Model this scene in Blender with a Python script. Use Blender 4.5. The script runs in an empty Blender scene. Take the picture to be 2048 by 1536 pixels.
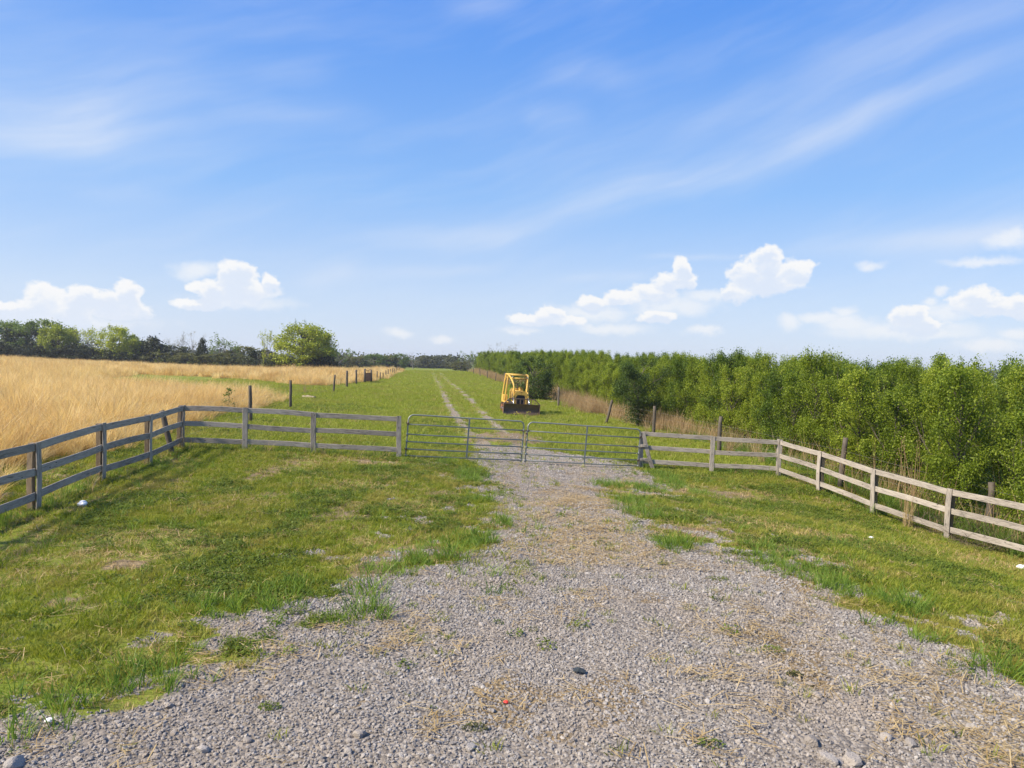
import bpy, math, random
import numpy as np
from mathutils import Vector, Matrix, Euler

random.seed(7)
RNG = np.random.default_rng(7)
S = bpy.context.scene
COL = S.collection
R = math.radians

# ------------------------------------------------------------------ camera
F = 1420.0                       # focal length in pixels of the 2048 px wide photograph
PITCH, ROLL, CAMZ = R(1.86), R(1.5), 3.0
cam_d = bpy.data.cameras.new('camera')
cam = bpy.data.objects.new('camera', cam_d)
COL.objects.link(cam)
cam_d.sensor_width = 36.0
cam_d.lens = 36.0 * F / 2048.0
cam_d.clip_start, cam_d.clip_end = 0.1, 20000
CR = (Matrix.Rotation(R(90) - PITCH, 3, 'X') @ Matrix.Rotation(ROLL, 3, 'Z'))
cam.matrix_world = Matrix.Translation((0, 0, CAMZ)) @ CR.to_4x4()
S.camera = cam
S.render.resolution_x, S.render.resolution_y = 1024, 768

def ray(u, v):
    return (CR @ Vector(((u - 1024) / F, -(v - 768) / F, -1.0)))

def at(u, v, d):
    r = ray(u, v)
    return Vector((0, 0, CAMZ)) + r * (d / r.y)

# ------------------------------------------------------------------ sky, sun, exposure
SUN_EL = R(42)
SUN_AZ = R(-110)                  # clockwise from +Y: the sun stands to the left
S.view_settings.view_transform = 'Standard'
S.view_settings.look = 'None'
S.view_settings.gamma = 1.0
S.view_settings.use_curve_mapping = False
S.view_settings.exposure = 1.15
S.cycles.use_denoising = True
S.cycles.max_bounces = 6
S.cycles.diffuse_bounces = 3
S.cycles.glossy_bounces = 2
S.cycles.transmission_bounces = 3
S.cycles.transparent_max_bounces = 6
S.cycles.volume_bounces = 0
S.cycles.sample_clamp_indirect = 8

sun_d = bpy.data.lights.new('sun', 'SUN')
sun_d.energy, sun_d.angle, sun_d.color = 3.9, R(8.0), (1.0, 0.89, 0.72)
sun = bpy.data.objects.new('sun', sun_d)
COL.objects.link(sun)
sdir = Vector((math.sin(SUN_AZ) * math.cos(SUN_EL), math.cos(SUN_AZ) * math.cos(SUN_EL), math.sin(SUN_EL)))
sun.rotation_euler = sdir.to_track_quat('Z', 'Y').to_euler()
sun.location = (-30, 0, 40)

class NT:
    """small helper to write node maths"""
    def __init__(self, tree):
        self.t = tree
    def new(self, kind, **kw):
        n = self.t.nodes.new(kind)
        for k, v in kw.items():
            setattr(n, k, v)
        return n
    def put(self, sock, v):
        if isinstance(v, bpy.types.NodeSocket):
            self.t.links.new(v, sock)
        elif v is not None:
            if hasattr(sock.default_value, '__len__') and not hasattr(v, '__len__'):
                sock.default_value = [v] * len(sock.default_value)
            elif hasattr(sock.default_value, '__len__') and len(sock.default_value) == 4 and len(v) == 3:
                sock.default_value = (*v, 1.0)
            else:
                sock.default_value = v
    def m(self, op, a, b=None, c=None, clamp=False):
        n = self.new('ShaderNodeMath', operation=op, use_clamp=clamp)
        for i, x in enumerate((a, b, c)):
            if x is not None:
                self.put(n.inputs[i], x)
        return n.outputs[0]
    def vm(self, op, a, b=None, c=None):
        n = self.new('ShaderNodeVectorMath', operation=op)
        for i, x in enumerate((a, b, c)):
            if x is not None:
                self.put(n.inputs[i], x)
        return n.outputs['Value'] if op in ('LENGTH', 'DOT_PRODUCT', 'DISTANCE') else n.outputs[0]
    def noise(self, vec, scale, detail=4, rough=0.55, dist=0.0, color=False):
        n = self.new('ShaderNodeTexNoise')
        self.put(n.inputs['Vector'], vec)
        n.inputs['Scale'].default_value = scale
        n.inputs['Detail'].default_value = detail
        n.inputs['Roughness'].default_value = rough
        n.inputs['Distortion'].default_value = dist
        return n.outputs['Color' if color else 'Fac']
    def smooth(self, v, lo, hi):
        n = self.new('ShaderNodeMapRange', interpolation_type='SMOOTHSTEP')
        self.put(n.inputs['Value'], v)
        n.inputs['From Min'].default_value, n.inputs['From Max'].default_value = lo, hi
        return n.outputs[0]
    def mix(self, fac, a, b, blend='MIX'):
        n = self.new('ShaderNodeMix', data_type='RGBA', blend_type=blend)
        n.clamp_factor = True
        self.put(n.inputs[0], fac)
        self.put(n.inputs[6], a)
        self.put(n.inputs[7], b)
        return n.outputs[2]
    def ramp(self, fac, stops):
        n = self.new('ShaderNodeValToRGB')
        self.put(n.inputs[0], fac)
        e = n.color_ramp.elements
        while len(e) < len(stops):
            e.new(0.5)
        for el, (p, c) in zip(e, stops):
            el.position = p
            el.color = (*c, 1.0) if len(c) == 3 else c
        return n.outputs[0]

def sky():
    w = bpy.data.worlds.new('World')
    S.world = w
    w.use_nodes = True
    t = w.node_tree
    t.nodes.clear()
    n = NT(t)
    out = n.new('ShaderNodeOutputWorld')
    bg = n.new('ShaderNodeBackground')
    st = n.new('ShaderNodeTexSky', sky_type='NISHITA')
    st.sun_disc = False
    st.sun_elevation = SUN_EL
    st.sun_rotation = SUN_AZ
    st.altitude = 0
    st.air_density, st.dust_density, st.ozone_density = 1.0, 0.6, 3.0
    tc = n.new('ShaderNodeTexCoord')
    d = n.vm('NORMALIZE', tc.outputs['Generated'])
    sx = n.new('ShaderNodeSeparateXYZ')
    n.put(sx.inputs[0], d)
    az = n.m('ARCTAN2', sx.outputs[0], sx.outputs[1])
    el = n.m('ARCSINE', sx.outputs[2])
    cb = n.new('ShaderNodeCombineXYZ')
    n.put(cb.inputs[0], az)
    n.put(cb.inputs[1], el)
    p = cb.outputs[0]
    # clear-sky colour: the Nishita sky, a little more saturated and pulled to the photo's blue
    hs = n.new('ShaderNodeHueSaturation')
    hs.inputs['Saturation'].default_value = SKY_SAT
    hs.inputs['Value'].default_value = 1.0
    n.put(hs.inputs['Color'], st.outputs[0])
    grad = n.ramp(n.m('DIVIDE', el, 1.0, clamp=True), SKY_GRAD)
    grad = n.mix(1.0, grad, (5.0, 5.0, 5.0), 'MULTIPLY')
    base = n.mix(0.85, hs.outputs[0], grad)

    def azel(u, v):
        r = ray(u, v).normalized()
        return math.atan2(r.x, r.y), math.asin(r.z)

    # cirrus: long soft streaks
    wv = n.noise(p, 2.2, 3, 0.6, color=True)
    wv = n.vm('MULTIPLY_ADD', n.vm('SUBTRACT', wv, (0.5, 0.5, 0.5)), (0.20, 0.07, 0.0), p)
    rot = n.new('ShaderNodeVectorRotate', rotation_type='Z_AXIS')
    n.put(rot.inputs['Vector'], wv)
    rot.inputs['Angle'].default_value = R(-17)
    ps = n.vm('MULTIPLY', rot.outputs[0], (1.0, 5.5, 1.0))
    c1 = n.noise(ps, 2.6, 5, 0.52, 0.3)
    c2 = n.noise(n.vm('MULTIPLY', rot.outputs[0], (1.0, 9.0, 1.0)), 7.0, 5, 0.6)
    tex = n.m('ADD', n.m('MULTIPLY', c1, 0.75), n.m('MULTIPLY', c2, 0.25))
    amb = n.m('MULTIPLY', n.smooth(tex, 0.40, 0.76), 0.17)
    tot = amb
    for (u0, v0, u1, v1, hw, a) in [(770, 478, 1010, 462, 22, 0.50), (960, 470, 1400, 335, 26, 0.42), (1300, 375, 1760, 220, 22, 0.32),
                                    (1650, 262, 2150, 70, 20, 0.30), (1100, 330, 1700, 210, 66, 0.26),
                                    (-60, 215, 260, 236, 42, 0.40), (-100, 120, 330, 215, 110, 0.36), (-60, 292, 230, 275, 26, 0.36), (500, 225, 720, 238, 24, 0.25), (1640, 490, 2150, 442, 20, 0.62),
                                    (640, 560, 720, 540, 22, 0.42), (690, 556, 940, 528, 12, 0.36), (1130, 150, 1250, 158, 26, 0.30), (1075, 236, 1150, 232, 22, 0.30),
                                    (880, 22, 1020, 22, 22, 0.24), (560, 165, 660, 160, 20, 0.18), (1280, 515, 1470, 503, 6, 0.40), (1120, 558, 1260, 558, 10, 0.32),
                                    (1700, 120, 2100, 10, 40, 0.24), (200, 385, 350, 385, 18, 0.22)]:
        a0, e0 = azel(u0, v0)
        a1, e1 = azel(u1, v1)
        L = math.hypot(a1 - a0, e1 - e0)
        tx, ty = (a1 - a0) / L, (e1 - e0) / L
        q = n.vm('SUBTRACT', wv, ((a0 + a1) / 2, (e0 + e1) / 2, 0))
        al = n.vm('DOT_PRODUCT', q, (tx / (L * 0.5 + hw / F), ty / (L * 0.5 + hw / F), 0))
        ac = n.vm('DOT_PRODUCT', q, (-ty * F / hw, tx * F / hw, 0))
        r2 = n.m('ADD', n.m('POWER', n.m('ABSOLUTE', al), 3.0), n.m('MULTIPLY', ac, ac))
        g = n.m('MULTIPLY', n.m('EXPONENT', n.m('MULTIPLY', r2, -1.0)), a * 0.72)
        tot = n.m('ADD', tot, n.m('MULTIPLY', g, n.smooth(tex, 0.12, 0.66)))
    cir = n.m('MINIMUM', tot, 0.75)
    col = n.mix(cir, base, CIRRUS)

    # cumulus near the horizon
    nz = n.noise(n.vm('MULTIPLY', p, (1.0, 1.25, 1.0)), 34, 10, 0.62)
    nl = n.noise(p, 9, 3, 0.5)
    warp = n.vm('MULTIPLY_ADD', n.vm('SUBTRACT', n.noise(p, 38, 5, 0.6, color=True), (0.5, 0.5, 0.5)), (0.026, 0.02, 0.0), p)
    strong = [(95, 602, 34, 28), (62, 618, 30, 20), (165, 600, 32, 28), (212, 604, 32, 28), (252, 600, 28, 32), (20, 622, 42, 18), (130, 622, 60, 24), (230, 618, 60, 20),
              (470, 556, 38, 34), (435, 585, 40, 24), (500, 580, 44, 26), (540, 562, 16, 16), (385, 606, 38, 12), (395, 578, 18, 13), (460, 600, 60, 16),
              (1365, 538, 22, 22), (1352, 562, 42, 24), (1310, 588, 52, 20), (1250, 598, 45, 17), (1190, 606, 38, 13), (1105, 630, 36, 17), (1055, 640, 44, 13), (1135, 643, 38, 11),
              (1320, 632, 42, 13), (1530, 522, 34, 26), (1585, 540, 38, 22), (1498, 550, 36, 28), (1478, 582, 34, 22), (1540, 562, 66, 26), (1815, 634, 36, 24), (1852, 646, 32, 14),
              (1950, 603, 36, 22), (1985, 616, 46, 18), (2042, 614, 32, 20)]
    weak = [(395, 540, 40, 17), (1220, 656, 70, 12), (1425, 592, 60, 12), (1740, 530, 22, 9), (2022, 478, 32, 16), (1700, 646, 50, 15), (1690, 624, 22, 10), (1580, 646, 22, 16),
            (1895, 622, 50, 15), (1870, 666, 50, 11), (1980, 690, 55, 12), (2036, 668, 28, 11), (1885, 582, 11, 8), (1862, 601, 12, 8), (797, 667, 22, 9), (885, 678, 22, 8),
            (1410, 660, 32, 9), (1640, 636, 40, 10), (1960, 524, 50, 8), (1040, 660, 40, 8), (120, 640, 130, 18), (1330, 610, 90, 22), (1180, 625, 90, 18), (1800, 660, 120, 16), (480, 604, 90, 14)]
    # further round the horizon the same kind of clouds go on
    rr = random.Random(3)
    for k in range(13):
        a = rr.uniform(0.85, 5.4)
        a = a if a < math.pi else a - 2 * math.pi
        e = rr.uniform(0.06, 0.13)
        for j in range(2):
            strong.append((a + rr.uniform(-.05, .05), e + rr.uniform(-.01, .01), rr.uniform(.03, .06), rr.uniform(.012, .022)))
    def field(blobs, up=0.0):
        acc = None
        for (u, v, ru, rv) in blobs:
            if abs(u) < 4 and ru < 1:
                a, e, sa, se = u, v, ru, rv
            else:
                a, e = azel(u, v)
                sa, se = ru / F, rv / F
            q = n.vm('MULTIPLY_ADD', warp, (1 / sa, 1 / se, 0), (-a / sa, (up - e) / se, 0))
            s = n.m('SUBTRACT', 1.0, n.vm('LENGTH', q))
            acc = s if acc is None else n.m('SMOOTH_MAX', acc, s, 0.12)
        return acc
    hf = n.m('SUBTRACT', nz, 0.5)
    F1 = field(strong)
    D1 = n.m('ADD', F1, n.m('MULTIPLY', hf, 1.9))
    D2 = n.m('ADD', field(weak), n.m('MULTIPLY', hf, 1.3))
    UP = n.m('ADD', field(strong, 0.0085), n.m('MULTIPLY', hf, 1.0))      # how much cloud lies above
    under = n.smooth(UP, -0.25, 0.55)
    A1 = n.m('MULTIPLY', n.smooth(D1, -0.16, 0.24), n.m('SUBTRACT', 0.98, n.m('MULTIPLY', under, 0.16)))
    A2 = n.m('MULTIPLY', n.smooth(D2, -0.5, 0.75), 0.66)
    al = n.m('MAXIMUM', A1, A2)
    shade = n.m('SUBTRACT', 1.0, n.smooth(n.m('ADD', under, n.m('MULTIPLY', n.m('SUBTRACT', nz, 0.5), 2.6)), 0.25, 1.15))
    cc = n.mix(shade, CUMULUS_LO, CUMULUS_HI)
    col = n.mix(al, col, cc)
    n.put(bg.inputs['Color'], col)
    bg.inputs['Strength'].default_value = SKY_STR
    t.links.new(bg.outputs[0], out.inputs[0])
    w.cycles.sampling_method = 'MANUAL'
    w.cycles.sample_map_resolution = 512

SKY_STR = 0.09
SKY_SAT = 1.0
SKY_GRAD = [(0.0, (.66, .745, .915)), (0.086, (.545, .68, .92)), (0.223, (.27, .515, .95)), (0.454, (.10, .325, .92)), (1.0, (.075, .26, .80))]
CIRRUS = (3.9, 4.2, 4.75)
CUMULUS_LO = (3.95, 4.25, 4.8)
CUMULUS_HI = (4.85, 4.85, 4.85)
sky()

# ------------------------------------------------------------------ numpy noise and terrain
def _hash(ix, iy, seed):
    h = (ix.astype(np.int64) * 374761393 + iy.astype(np.int64) * 668265263 + seed * 1442695041) & 0x7fffffff
    h = ((h ^ (h >> 13)) * 1274126177) & 0x7fffffff
    return ((h ^ (h >> 16)) & 0xffff) / 65535.0

def vnoise(x, y, seed=0):
    x, y = np.asarray(x, float), np.asarray(y, float)
    ix, iy = np.floor(x), np.floor(y)
    fx, fy = x - ix, y - iy
    fx, fy = fx * fx * (3 - 2 * fx), fy * fy * (3 - 2 * fy)
    a, b = _hash(ix, iy, seed), _hash(ix + 1, iy, seed)
    c, d = _hash(ix, iy + 1, seed), _hash(ix + 1, iy + 1, seed)
    return (a * (1 - fx) + b * fx) * (1 - fy) + (c * (1 - fx) + d * fx) * fy

def fbm(x, y, s, octaves=4, seed=0):
    t, a, n = 0.0, 1.0, 0.0
    for o in range(octaves):
        t = t + a * vnoise(np.asarray(x) * s, np.asarray(y) * s, seed + o * 17)
        n += a
        a *= 0.5
        s *= 2.03
    return t / n

FENCE_L = [(73, 1021, 13.0), (204, 963, 15.3), (300, 928, 17.7), (364, 897, 20.3)]
FENCE_FL = [(364, 897, 20.3), (490, 903, 20.6), (627, 909, 20.9), (798, 917, 21.2)]
FENCE_FR = [(1282, 937, 23.9), (1423, 947, 23.7), (1556, 955, 23.4)]
FENCE_R = [(1556, 955, 23.4), (1638, 986, 21.4), (1746, 1029, 19.3), (1895, 1080, 17.2)]
CTRL = [tuple(at(*p)) for p in FENCE_L + FENCE_FL[1:] + [(1044, 926, 22.6)] + FENCE_FR + FENCE_R[1:]]
CTRL += [tuple(at(*p)) for p in [(499, 844, 29), (580, 816, 38), (665, 785, 54), (693, 775, 62), (712, 769, 71), (735, 764, 78), (795, 743, 150),
                                 (870, 743, 165), (1043, 831, 46)]]
def right_line(y):
    return 10.6 - 0.135 * (y - 22)
CTRL += [(x, y, z) for (x, y, z) in [
    (0, 4.5, 0.02), (-4, 5, 0.05), (4, 5, -0.02), (0, -8, 0.0), (-10, 0, 0.1), (10, 2, -0.3), (0, 12, 0.0), (-5, 13, 0.03), (5, 13, -0.15), (9, 10, -0.55),
    (14, 14, -1.25), (30, 10, -1.4), (25, 30, -1.1), (60, 40, -1.2), (40, 90, -0.9), (100, 100, -1.0), (14, 40, -0.75), (8, 60, -0.55), (0, 100, -0.2), (20, 160, -0.2),
    (-20, 30, 0.35), (-40, 40, 0.35), (-60, 80, 0.25), (-120, 160, 0.25), (-60, 150, -0.6), (-35, 150, -0.4), (-200, 60, 0.5), (-60, 10, 0.4), (-120, -40, 0.4),
    (0, 260, -0.8), (-120, 300, -0.9), (120, 300, -1.0), (-300, 300, -0.5), (300, 200, -1.5), (0, 600, -3), (-500, 600, -3), (500, 600, -3), (-600, 0, 0.5), (600, 0, -1.5), (0, -300, 0), (0, 1200, -4), (-900, 1200, -4), (900, 1200, -4)]]
_C = np.array(CTRL)
def _tps(r):
    return np.where(r > 1e-9, r * r * np.log(np.maximum(r, 1e-9)), 0.0)
def _fit():
    P = _C[:, :2] / 50.0
    K = _tps(np.linalg.norm(P[:, None] - P[None], axis=2)) + np.eye(len(P)) * 2e-5
    Q = np.c_[np.ones(len(P)), P]
    A = np.block([[K, Q], [Q.T, np.zeros((3, 3))]])
    s = np.linalg.solve(A, np.r_[_C[:, 2], 0, 0, 0])
    return P, s[:-3], s[-3:]
_P, _W, _A = _fit()
def height(x, y):
    x, y = np.atleast_1d(np.asarray(x, float)), np.atleast_1d(np.asarray(y, float))
    xc, yc = np.clip(x, -900, 900), np.clip(y, -300, 1200)
    out = np.empty(len(x))
    for i in range(0, len(x), 20000):
        q = np.c_[xc[i:i + 20000], yc[i:i + 20000]] / 50.0
        r = np.linalg.norm(q[:, None] - _P[None], axis=2)
        out[i:i + 20000] = _tps(r) @ _W + _A[0] + q @ _A[1:]
    near = np.exp(-np.hypot(x, y - 10) / 60.0)
    out += (fbm(x, y, 0.45, 3, 5) - 0.5) * 0.10 * near + (fbm(x, y, 2.6, 2, 9) - 0.5) * 0.035 * near
    return out
def gz(x, y):
    return float(height(x, y)[0])
def ground(u, v):
    """point of the ground seen through a pixel"""
    r = ray(u, v)
    t = np.geomspace(2.0, 1200, 500)
    z = CAMZ + r.z * t - height(r.x * t, r.y * t)
    k = np.argmax(z < 0) if (z < 0).any() else len(t) - 1
    k = max(k, 1)
    f = z[k - 1] / (z[k - 1] - z[k]) if z[k] < 0 else 1
    tt = t[k - 1] + (t[k] - t[k - 1]) * f
    return (r.x * tt, r.y * tt)

def poly(pix):
    return np.array([ground(u, v) for u, v in pix])

def sdist(x, y, P, closed=True):
    """signed distance, positive inside the polygon"""
    x, y = np.asarray(x, float), np.asarray(y, float)
    best = np.full(x.shape, 1e9)
    inside = np.zeros(x.shape, bool)
    n = len(P)
    for i in range(n if closed else n - 1):
        a, b = P[i], P[(i + 1) % n]
        dx, dy = b - a
        t = np.clip(((x - a[0]) * dx + (y - a[1]) * dy) / (dx * dx + dy * dy + 1e-12), 0, 1)
        best = np.minimum(best, np.hypot(x - a[0] - t * dx, y - a[1] - t * dy))
        if closed:
            c = (a[1] > y) != (b[1] > y)
            xx = a[0] + (y - a[1]) * dx / (dy if abs(dy) > 1e-12 else 1e-12)
            inside ^= c & (x < xx)
    return np.where(inside, best, -best) if closed else best

P_GRAVEL = poly([(930, 912), (960, 960), (1000, 1005), (1022, 1060), (1012, 1092), (965, 1108), (930, 1128), (850, 1142), (772, 1165), (765, 1225), (650, 1250), (560, 1266),
                 (480, 1305), (400, 1345), (300, 1390), (130, 1445), (0, 1485), (-250, 1570), (-700, 1800), (-700, 2400), (2800, 2400), (2800, 1650), (2300, 1450), (2048, 1368), (1980, 1338), (1900, 1298),
                 (1800, 1245), (1760, 1226), (1600, 1166), (1500, 1120), (1440, 1098), (1330, 1094), (1290, 1062), (1245, 1012), (1200, 968), (1265, 968), (1345, 985), (1305, 952), (1275, 930),
                 (1180, 912), (1110, 902), (1040, 893), (960, 893)])
P_PATCH = poly([(500, 1235), (560, 1195), (640, 1185), (720, 1150), (760, 1165), (740, 1215), (640, 1245), (540, 1262)])
P_TL = poly([(985, 905), (955, 880), (933, 859), (912, 833), (896, 806), (884, 780), (872, 758), (867, 746)])
P_TR = poly([(1040, 895), (1010, 868), (986, 846), (965, 827), (948, 809), (922, 782), (898, 764), (881, 746)])
P_STRAW = poly([(1040, 1010), (1100, 985), (1180, 985), (1245, 1030), (1300, 1080), (1290, 1110), (1180, 1130), (1060, 1110), (1030, 1060)])
P_STRAW2 = poly([(1780, 1350), (1900, 1370), (2100, 1420), (2200, 1560), (2100, 1650), (1950, 1560), (1870, 1470)])
P_DIRT = poly([(930, 876), (1000, 870), (1090, 880), (1095, 892), (1000, 890), (930, 886)])
P_BARE = poly([(1330, 975), (1400, 975), (1500, 985), (1520, 1000), (1440, 1000), (1350, 985)])
P_FIELD_A = poly([(-900, 1500), (-300, 1110), (0, 962), (100, 932), (200, 908), (300, 884), (345, 868), (400, 840), (470, 827), (545, 809), (562, 800), (535, 797), (400, 792), (300, 783),
                  (210, 773), (0, 760), (-800, 760)])
fb = [ground(u, v) for u, v in [(-900, 762), (100, 772), (225, 756), (280, 749), (400, 754), (520, 763), (620, 774), (660, 773), (720, 765), (775, 757)]]
P_FIELD_B = np.array(fb + [(-22.0, 140), (-24.5, 160), (-40, 150), (-60, 150), (-75, 158), (-100, 165), (-180, 165)])

def gravel_mask(x, y):
    x, y = np.asarray(x, float), np.asarray(y, float)
    w = (fbm(x, y, 0.9, 4, 21) - 0.5) * 1.5
    s = sdist(x, y, P_GRAVEL) + w * 0.8 + (fbm(x, y, 3.2, 3, 23) - .5) * .7
    s2 = sdist(x, y, P_PATCH) + w * 0.9 - 0.15
    m = 1 / (1 + np.exp(-np.clip(np.maximum(s, s2), -3, 3) * 7))
    # gravel showing in patches through the grass near the edge of the drive
    sr = sdist(x, y, P_GRAVEL)
    fr = fbm(x, y, 2.4, 5, 27)
    m = np.maximum(m, np.clip((fr - .53 - np.clip(-sr - .2, 0, 3) * .05) * 9, 0, .68) * (sr > -2.4) * (y < 21))
    # the two wheel tracks behind the gate
    dl = sdist(x, y, P_TL, False)
    dr = sdist(x, y, P_TR, False)
    wd = 0.26 + 0.0014 * y
    brk = fbm(x, y, 0.5, 3, 33)
    ml = 1 / (1 + np.exp(np.clip(dl - wd - w * 0.35, -2, 2) * 9)) * np.clip((brk - 0.16) * 4.5, 0.35, 1)
    mr = 1 / (1 + np.exp(np.clip(dr - wd - w * 0.35, -2, 2) * 9)) * np.clip((brk - 0.20) * 4.5, 0.3, 1)
    return np.clip(np.maximum(m, np.maximum(ml, mr) * np.clip(1.05 - .008 * (y - 24), .62, .95)), 0, 1)

def straw_mask(x, y):
    w = (fbm(x, y, 1.1, 4, 41) - 0.5) * 2.4
    a = 1 / (1 + np.exp(-np.clip(sdist(x, y, P_STRAW) + w, -2, 2) * 4))
    b = 1 / (1 + np.exp(-np.clip(sdist(x, y, P_STRAW2) + w * 0.5, -2, 2) * 5))
    dl, dr = sdist(x, y, P_TL, False), sdist(x, y, P_TR, False)
    between = np.clip(1.6 - (dl + dr) * 0.55, 0, 1) * (np.asarray(y) > 24)
    between = np.maximum(between, np.clip(1.2 - np.minimum(dl, dr) * 1.6, 0, 1) * (np.asarray(y) > 26) * 1.5)
    c = np.clip((fbm(x, y, 0.8, 4, 51) - 0.60) * 6, 0, 1) * 0.6
    return np.clip(np.maximum(np.maximum(a * 0.8, b * .75), np.maximum(between * 0.45, c)), 0, 1)

def dirt_mask(x, y):
    w = (fbm(x, y, 1.3, 4, 61) - 0.5)
    a = 1 / (1 + np.exp(-np.clip(sdist(x, y, P_DIRT) + w * 0.7, -2, 2) * 7))
    b = 1 / (1 + np.exp(-np.clip(sdist(x, y, P_BARE) + w * 1.0, -2, 2) * 5)) * 0.8
    c = np.clip((fbm(x, y, 1.0, 5, 67) - .60) * 7, 0, .85) * (np.asarray(y) < 22.5)
    return np.maximum(np.maximum(a, b), c)

def field_mask(x, y):
    w = (fbm(x, y, 0.25, 3, 71) - 0.5)
    a = sdist(x, y, P_FIELD_A) + w * 2.0
    b = sdist(x, y, P_FIELD_B) + w * 2.5
    return np.maximum(a, b)

# ------------------------------------------------------------------ materials
MATS = {}
def material(name):
    m = bpy.data.materials.new(name)
    m.use_nodes = True
    m.node_tree.nodes.clear()
    n = NT(m.node_tree)
    out = n.new('ShaderNodeOutputMaterial')
    b = n.new('ShaderNodeBsdfPrincipled')
    m.node_tree.links.new(b.outputs[0], out.inputs[0])
    MATS[name] = m
    return m, n, b, out

def bump(n, b, h, strength, dist):
    bn = n.new('ShaderNodeBump')
    bn.inputs['Strength'].default_value = strength
    bn.inputs['Distance'].default_value = dist
    n.put(bn.inputs['Height'], h)
    n.put(b.inputs['Normal'], bn.outputs[0])

def foliage(name, c1, c2, c3, trans=0.35, patch=None, rough=0.55, tcol=1.25, spec=0.25, vary=0.38):
    """leaf or blade: per-leaf tint, per-plant variation, light coming through"""
    m, n, b, out = material(name)
    a = n.new('ShaderNodeAttribute', attribute_name='tint')
    oi = n.new('ShaderNodeObjectInfo')
    f = n.m('ADD', n.m('MULTIPLY', a.outputs['Fac'], 1 - vary), n.m('MULTIPLY', oi.outputs['Random'], vary))
    col = n.ramp(f, [(0.12, c1), (0.5, c2), (0.92, c3)])
    if patch:
        g = n.new('ShaderNodeNewGeometry')
        k = n.noise(g.outputs['Position'], patch[0], 4, 0.6)
        col = n.mix(n.m('MULTIPLY', n.smooth(k, patch[1], patch[2]), patch[4]), col, patch[3])
    n.put(b.inputs['Base Color'], col)
    b.inputs['Roughness'].default_value = rough
    b.inputs['Specular IOR Level'].default_value = spec
    tr = n.new('ShaderNodeBsdfTranslucent')
    n.put(tr.inputs['Color'], n.mix(1.0, col, (tcol, tcol, tcol * 0.7), 'MULTIPLY'))
    mx = n.new('ShaderNodeMixShader')
    mx.inputs[0].default_value = trans
    m.node_tree.links.new(b.outputs[0], mx.inputs[1])
    m.node_tree.links.new(tr.outputs[0], mx.inputs[2])
    m.node_tree.links.new(mx.outputs[0], out.inputs[0])
    return m

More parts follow.
